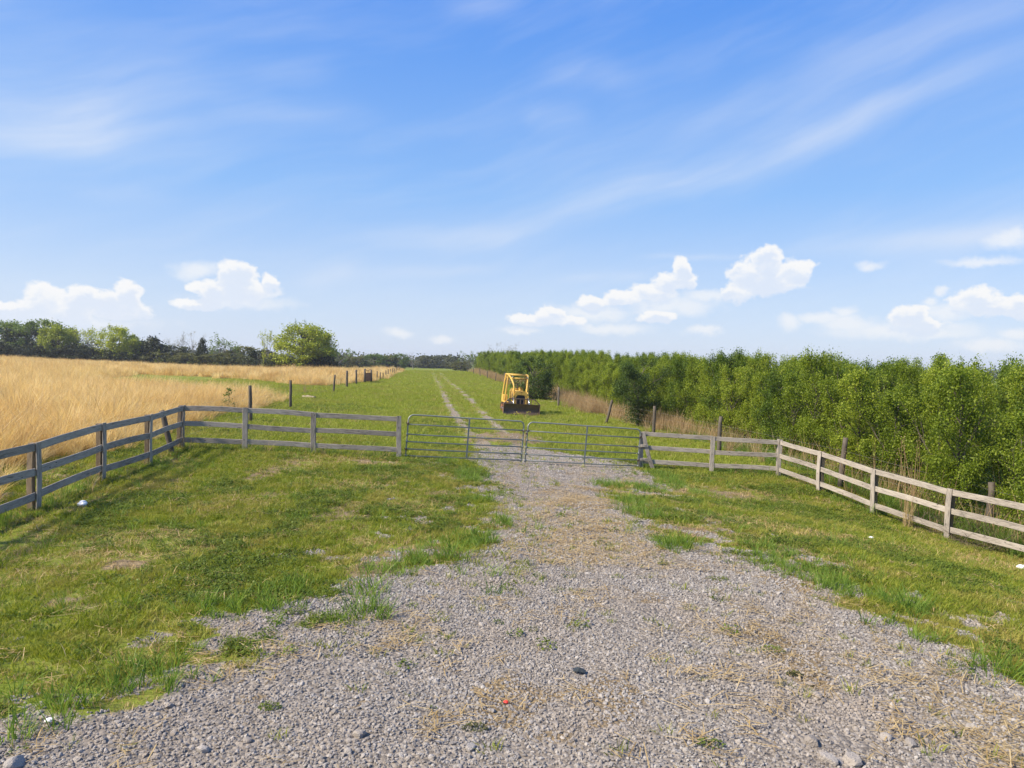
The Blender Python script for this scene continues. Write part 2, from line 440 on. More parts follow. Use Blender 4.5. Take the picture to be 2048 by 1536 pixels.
def make_materials():
    # ground
    m, n, b, out = material('ground')
    g = n.new('ShaderNodeNewGeometry')
    P = g.outputs['Position']
    A = n.new('ShaderNodeAttribute', attribute_name='cover')
    sp = n.new('ShaderNodeSeparateColor')
    n.put(sp.inputs[0], A.outputs['Color'])
    n1, n2, n3 = n.noise(P, 0.35, 5, 0.6), n.noise(P, 3.0, 5, 0.65), n.noise(P, 24, 4, 0.65)
    n4 = n.noise(P, 90, 3, 0.6)
    f = n.m('ADD', n.m('MULTIPLY', n1, 0.4), n.m('ADD', n.m('MULTIPLY', n2, 0.35), n.m('MULTIPLY', n3, 0.25)))
    grass = n.ramp(f, [(0.34, (0.080, 0.112, 0.012)), (0.47, (0.145, 0.185, 0.022)), (0.56, (0.20, 0.215, 0.038)), (0.66, (0.29, 0.225, 0.09))])
    soil = n.ramp(n3, [(0.3, (0.13, 0.098, 0.058)), (0.7, (0.30, 0.225, 0.135))])
    straw = n.ramp(n3, [(0.3, (0.20, 0.135, 0.05)), (0.7, (0.46, 0.34, 0.15))])
    v = n.new('ShaderNodeTexVoronoi')
    n.put(v.inputs['Vector'], P)
    v.inputs['Scale'].default_value = 26
    vc = n.new('ShaderNodeSeparateColor')
    n.put(vc.inputs[0], v.outputs['Color'])
    gr = n.ramp(vc.outputs[0], [(0.0, (0.15, 0.13, 0.11)), (0.6, (0.25, 0.218, 0.186)), (1.0, (0.34, 0.30, 0.255))])
    gr = n.mix(n.m('MULTIPLY', n.smooth(n2, 0.45, 0.75), 0.5), gr, (0.25, 0.205, 0.15))
    k = n.m('ADD', sp.outputs[0], n.m('MULTIPLY', n.m('SUBTRACT', n3, 0.5), 0.9))
    col = n.mix(n.smooth(k, 0.38, 0.62), grass, gr)
    ks = n.m('ADD', sp.outputs[1], n.m('MULTIPLY', n.m('SUBTRACT', n3, 0.5), 1.2))
    col = n.mix(n.m('MULTIPLY', n.smooth(ks, 0.45, 0.95), 0.75), col, straw)
    kd = n.m('ADD', sp.outputs[2], n.m('MULTIPLY', n.m('SUBTRACT', n2, 0.5), 0.8))
    col = n.mix(n.smooth(kd, 0.4, 0.75), col, soil)
    n.put(b.inputs['Base Color'], col)
    b.inputs['Roughness'].default_value = 0.95
    b.inputs['Specular IOR Level'].default_value = 0.1
    h = n.m('ADD', n.m('MULTIPLY', n3, 0.6), n.m('MULTIPLY', n4, 0.3))
    h = n.m('ADD', h, n.m('MULTIPLY', n.m('MULTIPLY', v.outputs['Distance'], -0.6), sp.outputs[0]))
    bump(n, b, h, 0.7, 0.05)

    # stones
    m, n, b, out = material('stone')
    oi = n.new('ShaderNodeObjectInfo')
    tc = n.new('ShaderNodeTexCoord')
    g = n.new('ShaderNodeNewGeometry')
    k = n.noise(tc.outputs['Object'], 1.6, 4, 0.6)
    big = n.noise(g.outputs['Position'], 0.5, 4, 0.6)
    col = n.ramp(n.m('ADD', n.m('MULTIPLY', oi.outputs['Random'], 0.75), n.m('MULTIPLY', k, 0.25)),
                 [(0.0, (0.18, 0.162, 0.145)), (0.35, (0.275, 0.25, 0.226)), (0.75, (0.375, 0.345, 0.313)), (0.95, (0.54, 0.50, 0.455))])
    col = n.mix(n.m('MULTIPLY', n.smooth(big, 0.42, 0.7), 0.45), col, (0.35, 0.275, 0.20))
    n.put(b.inputs['Base Color'], col)
    b.inputs['Roughness'].default_value = 0.88
    bump(n, b, n.noise(tc.outputs['Object'], 9, 4, 0.65), 0.5, 0.15)

    # weathered wood: boards are modelled with local x along the grain
    def wood(name, lo, mid, hi, warm):
        m, n, b, out = material(name)
        oi = n.new('ShaderNodeObjectInfo')
        tc = n.new('ShaderNodeTexCoord')
        P = n.vm('ADD', tc.outputs['Object'], n.vm('MULTIPLY', (37.0, 19.0, 53.0), oi.outputs['Random']))
        gr = n.noise(n.vm('MULTIPLY', P, (1.1, 16, 16)), 5.0, 6, 0.7, 0.35)
        bl = n.noise(n.vm('MULTIPLY', P, (1.0, 3.0, 3.0)), 1.7, 4, 0.6)
        f = n.m('ADD', n.m('MULTIPLY', gr, 0.7), n.m('MULTIPLY', bl, 0.3))
        f = n.m('ADD', f, n.m('MULTIPLY', n.m('SUBTRACT', oi.outputs['Random'], 0.5), 0.12))
        col = n.ramp(f, [(0.32, lo), (0.48, mid), (0.66, hi)])
        col = n.mix(n.m('MULTIPLY', n.smooth(bl, 0.56, 0.72), 0.45), col, warm)
        vo = n.new('ShaderNodeTexVoronoi')
        n.put(vo.inputs['Vector'], n.vm('MULTIPLY', P, (3.2, 9.0, 9.0)))
        vo.inputs['Scale'].default_value = 1.0
        kn = n.smooth(vo.outputs['Distance'], 0.13, 0.05)
        col = n.mix(n.m('MULTIPLY', kn, 0.9), col, (0.03, 0.024, 0.02))
        cr = n.smooth(n.noise(n.vm('MULTIPLY', P, (0.9, 22, 22)), 3.0, 3, 0.5), 0.58, 0.68)
        col = n.mix(n.m('MULTIPLY', cr, 0.7), col, (0.05, 0.042, 0.038))
        n.put(b.inputs['Base Color'], col)
        b.inputs['Roughness'].default_value = 0.9
        b.inputs['Specular IOR Level'].default_value = 0.2
        bump(n, b, n.m('SUBTRACT', gr, n.m('MULTIPLY', cr, 0.5)), 0.5, 0.012)
    wood('board_wood', (0.145, 0.125, 0.105), (0.30, 0.265, 0.225), (0.46, 0.41, 0.35), (0.33, 0.275, 0.20))
    wood('post_wood', (0.13, 0.095, 0.06), (0.24, 0.175, 0.11), (0.36, 0.28, 0.18), (0.20, 0.15, 0.10))
    wood('old_post_wood', (0.055, 0.045, 0.036), (0.11, 0.092, 0.074), (0.18, 0.155, 0.125), (0.09, 0.085, 0.06))
    wood('log_wood', (0.16, 0.13, 0.09), (0.27, 0.22, 0.155), (0.36, 0.30, 0.22), (0.2, 0.15, 0.1))

    def metal(name, c1, c2, rust, amt, rough, metallic):
        m, n, b, out = material(name)
        tc = n.new('ShaderNodeTexCoord')
        oi = n.new('ShaderNodeObjectInfo')
        P = n.vm('ADD', tc.outputs['Object'], n.vm('MULTIPLY', (7.0, 3.0, 11.0), oi.outputs['Random']))
        a, c = n.noise(P, 2.2, 5, 0.65), n.noise(P, 11, 5, 0.65)
        col = n.mix(a, c1, c2)
        r = n.smooth(n.m('ADD', n.m('MULTIPLY', a, 0.55), n.m('MULTIPLY', c, 0.45)), 0.62 - amt * 0.3, 0.72 - amt * 0.2)
        col = n.mix(n.m('MULTIPLY', r, 0.9), col, rust)
        n.put(b.inputs['Base Color'], col)
        b.inputs['Metallic'].default_value = metallic
        n.put(b.inputs['Roughness'], n.m('ADD', rough, n.m('MULTIPLY', r, 0.25)))
        bump(n, b, c, 0.15, 0.01)
    metal('gate_metal', (0.20, 0.215, 0.19), (0.30, 0.315, 0.28), (0.16, 0.10, 0.06), 0.15, 0.5, 0.25)
    metal('rusty_metal', (0.20, 0.085, 0.04), (0.32, 0.15, 0.075), (0.10, 0.045, 0.03), 0.4, 0.85, 0.1)
    metal('dark_rust', (0.075, 0.046, 0.031), (0.15, 0.095, 0.066), (0.21, 0.12, 0.075), 0.4, 0.55, 0.1)
    metal('yellow_paint', (0.50, 0.30, 0.045), (0.62, 0.41, 0.085), (0.20, 0.095, 0.035), 0.42, 0.6, 0.0)
    metal('black_steel', (0.018, 0.017, 0.016), (0.035, 0.03, 0.026), (0.10, 0.05, 0.03), 0.2, 0.7, 0.1)
    metal('chrome', (0.72, 0.72, 0.72), (0.8, 0.8, 0.8), (0.4, 0.3, 0.2), 0.0, 0.25, 0.8)
    metal('wire', (0.22, 0.21, 0.2), (0.3, 0.29, 0.28), (0.18, 0.12, 0.08), 0.3, 0.6, 0.3)
    metal('white_plastic', (0.78, 0.78, 0.78), (0.84, 0.84, 0.83), (0.6, 0.58, 0.54), 0.05, 0.6, 0.0)
    metal('black_plastic', (0.02, 0.024, 0.022), (0.035, 0.04, 0.036), (0.06, 0.06, 0.05), 0.1, 0.45, 0.0)
    metal('red_plastic', (0.72, 0.035, 0.025), (0.8, 0.06, 0.04), (0.5, 0.03, 0.02), 0.05, 0.5, 0.0)
    metal('bark', (0.055, 0.045, 0.035), (0.11, 0.092, 0.072), (0.14, 0.125, 0.10), 0.2, 0.95, 0.0)
    metal('grey_bark', (0.13, 0.115, 0.10), (0.21, 0.19, 0.165), (0.10, 0.085, 0.07), 0.2, 0.95, 0.0)

    foliage('young_leaf', (0.074, 0.114, 0.009), (0.175, 0.240, 0.016), (0.325, 0.37, 0.042), 0.44)
    foliage('young_leaf_dark', (0.040, 0.070, 0.014), (0.075, 0.120, 0.020), (0.13, 0.18, 0.03), 0.3)
    foliage('young_leaf_pale', (0.095, 0.14, 0.011), (0.205, 0.275, 0.02), (0.35, 0.40, 0.05), 0.45)
    foliage('young_leaf_deep', (0.050, 0.090, 0.009), (0.105, 0.168, 0.015), (0.19, 0.25, 0.03), 0.38)
    foliage('bright_leaf', (0.17, 0.21, 0.016), (0.29, 0.34, 0.028), (0.42, 0.45, 0.055), 0.4)
    foliage('mid_leaf', (0.06, 0.10, 0.016), (0.11, 0.165, 0.025), (0.17, 0.23, 0.04), 0.38)
    foliage('olive_leaf', (0.065, 0.072, 0.022), (0.11, 0.118, 0.036), (0.17, 0.165, 0.055), 0.35)
    foliage('cedar_leaf', (0.020, 0.029, 0.011), (0.040, 0.054, 0.018), (0.07, 0.082, 0.028), 0.18)
    foliage('bud_leaf', (0.10, 0.085, 0.04), (0.18, 0.155, 0.06), (0.24, 0.22, 0.09), 0.35)
    foliage('far_leaf', (0.05, 0.06, 0.024), (0.085, 0.095, 0.034), (0.13, 0.135, 0.05), 0.3)
    dry = (0.38, 0.31, 0.085)
    foliage('lawn_blade', (0.105, 0.150, 0.011), (0.220, 0.268, 0.022), (0.36, 0.35, 0.055), 0.40, (0.55, 0.46, 0.66, dry, 0.62))
    foliage('lane_blade', (0.175, 0.215, 0.022), (0.275, 0.32, 0.038), (0.39, 0.40, 0.07), 0.42, (0.3, 0.45, 0.7, (0.30, 0.26, 0.08), 0.5))
    foliage('lush_blade', (0.085, 0.155, 0.020), (0.155, 0.25, 0.034), (0.26, 0.35, 0.065), 0.42)
    foliage('clover_leaf', (0.075, 0.115, 0.012), (0.125, 0.175, 0.018), (0.18, 0.22, 0.028), 0.38)
    foliage('gold_blade', (0.47, 0.30, 0.115), (0.74, 0.55, 0.265), (0.88, 0.73, 0.45), 0.45, (0.22, 0.45, 0.68, (0.52, 0.32, 0.12), 0.6), 0.6, 1.1, 0.25, 0.6)
    foliage('tan_blade', (0.25, 0.165, 0.085), (0.41, 0.28, 0.15), (0.55, 0.41, 0.24), 0.35, None, 0.7, 1.05)
    foliage('straw_blade', (0.27, 0.175, 0.06), (0.43, 0.305, 0.13), (0.58, 0.45, 0.24), 0.2, None, 0.6, 1.0)
    foliage('twig', (0.10, 0.075, 0.05), (0.17, 0.13, 0.085), (0.24, 0.19, 0.13), 0.05, None, 0.9, 1.0)
    foliage('petal_yellow', (0.7, 0.55, 0.03), (0.8, 0.65, 0.05), (0.85, 0.75, 0.1), 0.3)
    foliage('petal_white', (0.7, 0.7, 0.68), (0.8, 0.8, 0.78), (0.85, 0.85, 0.82), 0.3)
make_materials()

# ------------------------------------------------------------------ mesh helpers
def fast_mesh(name, V, quads=None, tris=None, tint=None, smooth=False):
    me = bpy.data.meshes.new(name)
    V = np.asarray(V, np.float32)
    me.vertices.add(len(V))
    me.vertices.foreach_set('co', V.ravel())
    nq = 0 if quads is None else len(quads)
    nt = 0 if tris is None else len(tris)
    loops, starts = [], []
    if nq:
        loops.append(np.asarray(quads, np.int32).ravel())
        starts.append(np.arange(nq, dtype=np.int32) * 4)
    if nt:
        loops.append(np.asarray(tris, np.int32).ravel())
        starts.append(nq * 4 + np.arange(nt, dtype=np.int32) * 3)
    loops, starts = np.concatenate(loops), np.concatenate(starts)
    me.loops.add(len(loops))
    me.loops.foreach_set('vertex_index', loops)
    me.polygons.add(nq + nt)
    me.polygons.foreach_set('loop_start', starts)
    if smooth:
        me.polygons.foreach_set('use_smooth', np.ones(nq + nt, bool))
    if tint is not None:
        a = me.attributes.new('tint', 'FLOAT', 'POINT')
        a.data.foreach_set('value', np.asarray(tint, np.float32))
    me.update()
    me.validate()
    return me

class MB:
    def __init__(self):
        self.v, self.f = [], []
    def box(self, c, s, M=None, taper=(1, 1), bevel=0.0):
        x, y, z = s[0] / 2, s[1] / 2, s[2] / 2
        pts = [(-x, -y, -z), (x, -y, -z), (x, y, -z), (-x, y, -z), (-x * taper[0], -y * taper[1], z), (x * taper[0], -y * taper[1], z), (x * taper[0], y * taper[1], z), (-x * taper[0], y * taper[1], z)]
        b = len(self.v)
        c = Vector(c)
        for p in pts:
            p = Vector(p)
            self.v.append(c + (M @ p if M else p))
        for q in [(0, 3, 2, 1), (4, 5, 6, 7), (0, 1, 5, 4), (1, 2, 6, 5), (2, 3, 7, 6), (3, 0, 4, 7)]:
            self.f.append([b + i for i in q])
        return self
    def tube(self, pts, r, sides=8, cap=True):
        pts = [Vector(p) for p in pts]
        rs = r if hasattr(r, '__len__') else [r] * len(pts)
        b = len(self.v)
        up = None
        for i, p in enumerate(pts):
            t = (pts[min(i + 1, len(pts) - 1)] - pts[max(i - 1, 0)]).normalized()
            if up is None:
                up = t.orthogonal().normalized()
            up = (up - t * up.dot(t)).normalized()
            w = t.cross(up)
            for k in range(sides):
                a = 2 * math.pi * k / sides
                self.v.append(p + (up * math.cos(a) + w * math.sin(a)) * rs[i])
        for i in range(len(pts) - 1):
            for k in range(sides):
                k2 = (k + 1) % sides
                self.f.append([b + i * sides + k, b + i * sides + k2, b + (i + 1) * sides + k2, b + (i + 1) * sides + k])
        if cap:
            self.f.append([b + k for k in range(sides)][::-1])
            self.f.append([b + (len(pts) - 1) * sides + k for k in range(sides)])
        return self
    def prism(self, outline, axis, a, b_):
        """outline of (p,q) pairs extruded along axis 'x' from a to b_"""
        b = len(self.v)
        n = len(outline)
        for s in (a, b_):
            for (p, q) in outline:
                self.v.append(Vector((s, p, q)) if axis == 'x' else Vector((p, s, q)) if axis == 'y' else Vector((p, q, s)))
        self.f.append([b + i for i in range(n)][::-1])
        self.f.append([b + n + i for i in range(n)])
        for i in range(n):
            j = (i + 1) % n
            self.f.append([b + i, b + j, b + n + j, b + n + i])
        return self
    def mesh(self, name, mat, smooth=False):
        me = bpy.data.meshes.new(name)
        me.from_pydata([tuple(v) for v in self.v], [], self.f)
        import bmesh
        bm = bmesh.new()
        bm.from_mesh(me)
        bmesh.ops.recalc_face_normals(bm, faces=bm.faces)
        bm.to_mesh(me)
        bm.free()
        if smooth:
            for p in me.polygons:
                p.use_smooth = len(p.vertices) == 4
        me.materials.append(MATS[mat])
        return me
    def build(self, name, mat, parent=None, smooth=False, bevel=0):
        o = link(name, self.mesh(name, mat, smooth), parent)
        if bevel:
            md = o.modifiers.new('bevel', 'BEVEL')
            md.width, md.segments, md.limit_method = bevel, 2, 'ANGLE'
        return o

def link(name, data, parent=None, M=None):
    o = bpy.data.objects.new(name, data)
    COL.objects.link(o)
    if parent:
        o.parent = parent
    if M is not None:
        o.matrix_local = M
    return o

def tag(o, label=None, cat=None, group=None, kind=None):
    if label: o['label'] = label
    if cat: o['category'] = cat
    if group: o['group'] = group
    if kind: o['kind'] = kind
    return o

def thing(name, loc, label, cat, group=None, rz=0.0):
    o = link(name, None)
    o.location = loc
    o.rotation_euler = (0, 0, rz)
    o.empty_display_size = 0.2
    return tag(o, label, cat, group)

def rock_mesh(name, seed, sub=2, flat=0.6, mat='stone', rough=0.35):
    import bmesh
    rg = np.random.default_rng(seed)
    bm = bmesh.new()
    bmesh.ops.create_icosphere(bm, subdivisions=sub, radius=0.5)
    sc = np.array([1.0, rg.uniform(.65, .95), flat * rg.uniform(.8, 1.2)])
    cuts = [(Vector(rg.normal(size=3)).normalized(), rg.uniform(.26, .42)) for _ in range(7)]
    for v in bm.verts:
        for nrm, d in cuts:
            k = v.co.dot(nrm)
            if k > d:
                v.co -= nrm * (k - d) * 0.9
        v.co *= 1 + rg.normal() * 0.05 * rough
        v.co.x *= sc[0]; v.co.y *= sc[1]; v.co.z *= sc[2]
    me = bpy.data.meshes.new(name)
    bm.to_mesh(me)
    bm.free()
    me.materials.append(MATS[mat])
    return me

# ------------------------------------------------------------------ instanced stuff
def scatter(name, meshes, pts, rot, scl, idx, label, cat):
    coll = bpy.data.collections.new(name + '_kit')
    for i, me in enumerate(meshes):
        o = bpy.data.objects.new('%s_kit_%02d' % (name, i), me)
        coll.objects.link(o)
    me = bpy.data.meshes.new(name)
    me.vertices.add(len(pts))
    me.vertices.foreach_set('co', np.asarray(pts, np.float32).ravel())
    a = me.attributes.new('rot', 'FLOAT_VECTOR', 'POINT')
    a.data.foreach_set('vector', np.asarray(rot, np.float32).ravel())
    a = me.attributes.new('scl', 'FLOAT_VECTOR', 'POINT')
    a.data.foreach_set('vector', np.asarray(scl, np.float32).ravel())
    a = me.attributes.new('idx', 'INT', 'POINT')
    a.data.foreach_set('value', np.asarray(idx, np.int32))
    o = link(name, me)
    tag(o, label, cat, None, 'stuff')
    ng = bpy.data.node_groups.new(name, 'GeometryNodeTree')
    ng.interface.new_socket('Geometry', in_out='INPUT', socket_type='NodeSocketGeometry')
    ng.interface.new_socket('Geometry', in_out='OUTPUT', socket_type='NodeSocketGeometry')
    N = ng.nodes
    gi, go = N.new('NodeGroupInput'), N.new('NodeGroupOutput')
    ci = N.new('GeometryNodeCollectionInfo')
    ci.inputs['Collection'].default_value = coll
    ci.inputs['Separate Children'].default_value = True
    ci.inputs['Reset Children'].default_value = True
    ip = N.new('GeometryNodeInstanceOnPoints')
    ip.inputs['Pick Instance'].default_value = True
    def na(nm, ty):
        q = N.new('GeometryNodeInputNamedAttribute')
        q.data_type = ty
        q.inputs['Name'].default_value = nm
        return q.outputs[0]
    er = N.new('FunctionNodeEulerToRotation')
    L = ng.links.new
    L(gi.outputs[0], ip.inputs['Points'])
    L(ci.outputs[0], ip.inputs['Instance'])
    L(na('idx', 'INT'), ip.inputs['Instance Index'])
    L(na('rot', 'FLOAT_VECTOR'), er.inputs[0])
    L(er.outputs[0], ip.inputs['Rotation'])
    L(na('scl', 'FLOAT_VECTOR'), ip.inputs['Scale'])
    L(ip.outputs[0], go.inputs[0])
    md = o.modifiers.new('scatter', 'NODES')
    md.node_group = ng
    return o

def tuft(seed, n, rad, h, w, lean, mat, segs=2, curl=0.5, hvar=0.35, name='tuft'):
    """a tuft of n tapering, bending blades"""
    g = np.random.default_rng(seed)
    V, Q, T, tint = [], [], [], []
    for i in range(n):
        a, rr = g.uniform(0, 2 * math.pi), rad * math.sqrt(g.uniform())
        bx, by = rr * math.cos(a), rr * math.sin(a)
        da = g.uniform(0, 2 * math.pi) if g.uniform() < .45 else a + g.normal() * .5
        L = h * (1 + g.uniform(-hvar, hvar))
        ln = lean * g.uniform(.3, 1.4)
        dx, dy = math.cos(da), math.sin(da)
        fa = g.uniform(0, 2 * math.pi)
        wx, wy = math.cos(fa), math.sin(fa)
        b0 = len(V)
        t0 = g.uniform()
        ww = w * g.uniform(.7, 1.3)
        for s in range(segs):
            f = s / segs
            out = L * (ln * f + curl * ln * f * f)
            z = L * (f - 0.35 * ln * f * f)
            k = ww * (1 - f * 0.55) / 2
            V += [(bx + dx * out - wx * k, by + dy * out - wy * k, z - 0.01 * (s == 0)), (bx + dx * out + wx * k, by + dy * out + wy * k, z - 0.01 * (s == 0))]
            tint += [t0, t0]
        out = L * (ln + curl * ln)
        V.append((bx + dx * out, by + dy * out, L * (1 - 0.35 * ln)))
        tint.append(t0)
        for s in range(segs - 1):
            j = b0 + 2 * s
            Q.append((j, j + 1, j + 3, j + 2))
        j = b0 + 2 * (segs - 1)
        T.append((j, j + 1, j + 2))
    me = fast_mesh(name, V, Q if Q else None, T, tint)
    me.materials.append(MATS[mat])
    return me

def clover(seed, n, rad, mat):
    g = np.random.default_rng(seed)
    V, Q, tint = [], [], []
    for i in range(n):
        a, rr = g.uniform(0, 6.28), rad * math.sqrt(g.uniform())
        c = np.array([rr * math.cos(a), rr * math.sin(a), g.uniform(.01, .07) * (1 - .5 * rr / rad)])
        s = g.uniform(.008, .016)
        d = g.uniform(0, 6.28)
        t = np.array([math.cos(d), math.sin(d), g.normal() * .35])
        b = np.array([-math.sin(d), math.cos(d), g.normal() * .35])
        j = len(V)
        V += [c - t * s, c - b * s * .7, c + t * s, c + b * s * .7]
        tint += [g.uniform()] * 4
        Q.append((j, j + 1, j + 2, j + 3))
    me = fast_mesh('clover', V, Q, None, tint)
    me.materials.append(MATS[mat])
    return me

def leaves(centres, size, rng, upbias=0.35, aspect=0.6, tintvar=None):
    """one diamond leaf (a folded quad) on each centre"""
    C = np.asarray(centres, float)
    n = len(C)
    nr = rng.normal(size=(n, 3))
    nr[:, 2] = np.abs(nr[:, 2]) + upbias
    nr /= np.linalg.norm(nr, axis=1)[:, None]
    t = rng.normal(size=(n, 3))
    t -= nr * (t * nr).sum(1)[:, None]
    t /= np.linalg.norm(t, axis=1)[:, None]
    b = np.cross(nr, t)
    s = (size * rng.uniform(.65, 1.35, n))[:, None]
    V = np.stack([C - t * s * .5, C - b * s * .5 * aspect + nr * s * .08, C + t * s * .5, C + b * s * .5 * aspect + nr * s * .08], 1).reshape(-1, 3)
    Q = np.arange(n * 4).reshape(n, 4)
    tint = rng.uniform(0, 1, n) if tintvar is None else tintvar
    return V, Q, np.repeat(tint, 4)

def grow(rng, p, d, length, r, depth, segs, tips, spread, kids, gravity=0.0, wander=0.18, shrink=0.68):
    p, d = np.array(p, float), np.array(d, float)
    d /= np.linalg.norm(d)
    nseg = 3
    pts, rad = [p.copy()], [r]
    for i in range(nseg):
        d = d + rng.normal(size=3) * wander + np.array([0, 0, gravity])
        d /= np.linalg.norm(d)
        p = p + d * length / nseg
        pts.append(p.copy())
        rad.append(r * (1 - 0.45 * (i + 1) / nseg))
    segs.append((pts, rad))
    if depth == 0:
        tips.append((p, pts[2]))
        return
    k = rng.integers(kids[0], kids[1] + 1)
    for i in range(k):
        f = rng.uniform(.45, 1.0) if i else 1.0
        j = f * nseg
        a = int(min(j, nseg - 1e-6))
        q = pts[a] + (pts[a + 1] - pts[a]) * (j - a)
        side = rng.normal(size=3)
        side -= d * side.dot(d)
        side /= np.linalg.norm(side) + 1e-9
        nd = d + side * spread * rng.uniform(.5, 1.3)
        grow(rng, q, nd, length * shrink * rng.uniform(.75, 1.2), rad[-1] * .75, depth - 1, segs, tips, spread, kids, gravity, wander, shrink)

def tubes_mesh(name, segs, mat, sides=5):
    V, Q = [], []
    for pts, rad in segs:
        b = len(V)
        up = None
        for i, p in enumerate(pts):
            t = pts[min(i + 1, len(pts) - 1)] - pts[max(i - 1, 0)]
            t = t / (np.linalg.norm(t) + 1e-9)
            if up is None:
                up = np.cross(t, [0.31, 0.77, 0.55])
            up = up - t * up.dot(t)
            up = up / (np.linalg.norm(up) + 1e-9)
            w = np.cross(t, up)
            for k in range(sides):
                a = 2 * math.pi * k / sides
                V.append(p + (up * math.cos(a) + w * math.sin(a)) * rad[i])
        for i in range(len(pts) - 1):
            for k in range(sides):
                k2 = (k + 1) % sides
                Q.append((b + i * sides + k, b + i * sides + k2, b + (i + 1) * sides + k2, b + (i + 1) * sides + k))
    me = fast_mesh(name, V, Q, None, None, True)
    me.materials.append(MATS[mat])
    return me

def crown_mesh(name, C, size, mat, rng, upbias=.35, aspect=.6):
    V, Q, t = leaves(C, size, rng, upbias, aspect)
    me = fast_mesh(name, V, Q, None, t)
    me.materials.append(MATS[mat])
    return me

def young_tree(seed, mat):
    """young leafy tree, 1 unit tall, upright limbs from low down"""
    g = np.random.default_rng(seed)
    segs, tips = [], []
    segs.append(([np.array([0, 0, -.03]), np.array([.01, 0, .25]), np.array([0, .01, .55]), np.array([0.0, .0, .86])], [.018, .014, .009, .003]))
    for i in range(14):
        z = .08 + .70 * (i / 13) ** 1.05
        a = i * 2.4 + g.normal() * .4
        tilt = .55 if z < .5 else .4
        L = (.20 + .07 * math.sin(3.1 * min(1, z * 1.3))) * g.uniform(.75, 1.2) * (1 - .3 * z)
        grow(g, (0, 0, z), (math.cos(a) * tilt, math.sin(a) * tilt, .75), L, .008, 2, segs, tips, .5, (2, 3), .06)
    C = []
    for p, q in tips:
        n = g.integers(80, 180)
        f = g.uniform(0, 1, (n, 1))
        C.append(q + (p - q) * f * 1.2 + g.normal(size=(n, 3)) * np.array([.026, .026, .034]))
    C = np.concatenate(C)
    # lower skirt of leaves
    n = 4600
    a, rr = g.uniform(0, 6.28, n), .235 * np.sqrt(g.uniform(0, 1, n)) * (.7 + .3 * np.sin(g.uniform(0, 6.28, n) * 3))
    C = np.concatenate([C, np.c_[rr * np.cos(a), rr * np.sin(a), g.uniform(.07, .45, n)]])
    n = 3000                                    # short leafy shoots round the stem
    a, rr = g.uniform(0, 6.28, n), .15 * np.sqrt(g.uniform(0, 1, n))
    C = np.concatenate([C, np.c_[rr * np.cos(a), rr * np.sin(a), .2 + .65 * g.uniform(0, 1, n)]])
    top = C[:, 2].max()
    C[:, 2] *= 1 / top
    trunk = tubes_mesh('trunk', [([np.array([q[0], q[1], q[2] / top]) for q in s[0]], s[1]) for s in segs], 'bark', 4)
    return trunk, crown_mesh('crown', C, .0165, mat, g, .3)

def broad_tree(seed, mat, leafmul=1.0, size=.05, spread=.62, round_=True, bark='grey_bark', depth=3):
    g = np.random.default_rng(seed)
    segs, tips = [], []
    grow(g, (0, 0, -.02), (0, 0, 1), .26, .022, 0, segs, [], .5, (1, 1), 0, .05)
    base = segs[0][0][-1]
    for i in range(6):
        a = i * 1.05 + g.normal() * .25
        t = .75 if i < 5 else .12
        grow(g, base + np.array([0, 0, g.uniform(-.1, .03)]), (math.cos(a) * t, math.sin(a) * t, .7), .28 * g.uniform(.85, 1.2), .013, depth, segs, tips, spread, (2, 3), .02, .2, .7)
    C = []
    for p, q in tips:
        n = max(1, int(g.integers(8, 26) * leafmul))
        C.append(p + g.normal(size=(n, 3)) * .034)
    C = np.concatenate(C)
    top = max(C[:, 2].max(), 1e-3)
    wid = np.percentile(np.hypot(C[:, 0], C[:, 1]), 97)
    C = C / np.array([wid * 2, wid * 2, top])
    k = np.array([1 / (wid * 2), 1 / (wid * 2), 1 / top])
    trunk = tubes_mesh('trunk', [([q * k for q in s[0]], s[1]) for s in segs], bark, 4)
    return trunk, crown_mesh('crown', C, size, mat, g, .3, .75)

def dense_tree(seed, mat, n=4200, size=.055, low=.06, shape='round'):
    """full crown made of leaf clumps; 1 tall, 1 wide"""
    g = np.random.default_rng(seed)
    segs = [([np.array([0, 0, -.03]), np.array([.01, 0, .3]), np.array([0, .01, .7])], [.03, .022, .006])]
    cl = []
    for i in range(75):
        a = g.uniform(0, 6.28)
        z = g.uniform(low, 1)
        if shape == 'cone':
            rmax = .5 * (1 - z) ** .75 * (1 if z > .12 else .8) + .02
        else:
            rmax = .5 * math.sqrt(max(0, 1 - ((z - .5) / .52) ** 2)) ** .8
        rr = rmax * g.uniform(.55, 1.0)
        c = np.array([rr * math.cos(a), rr * math.sin(a), z * .93])
        cl.append(c)
        if i % 3 == 0:
            segs.append(([np.array([0, 0, max(.05, z * .6)]), c * np.array([.5, .5, .9]), c], [.010, .006, .002]))
    C = []
    for c in cl:
        m = int(n / 75 * g.uniform(.5, 1.5))
        s = g.uniform(.035, .075)
        C.append(c + g.normal(size=(m, 3)) * np.array([s, s, s * .8]))
    C = np.concatenate(C)
    C[:, 2] = np.clip(C[:, 2], .01, None)
    C[:, 2] /= C[:, 2].max()
    trunk = tubes_mesh('trunk', segs, 'bark', 4)
    return trunk, crown_mesh('crown', C, size, mat, g, .25, .75)

TREE_N = 0
def plant_tree(name, kit, loc, h, w, label, cat='tree', group=None, rz=None):
    global TREE_N
    TREE_N += 1
    o = thing(name, loc, label, cat, group, random.uniform(0, 6.28) if rz is None else rz)
    o.scale = (w, w, h)
    link('trunk', kit[0], o)
    link('crown', kit[1], o)
    return o

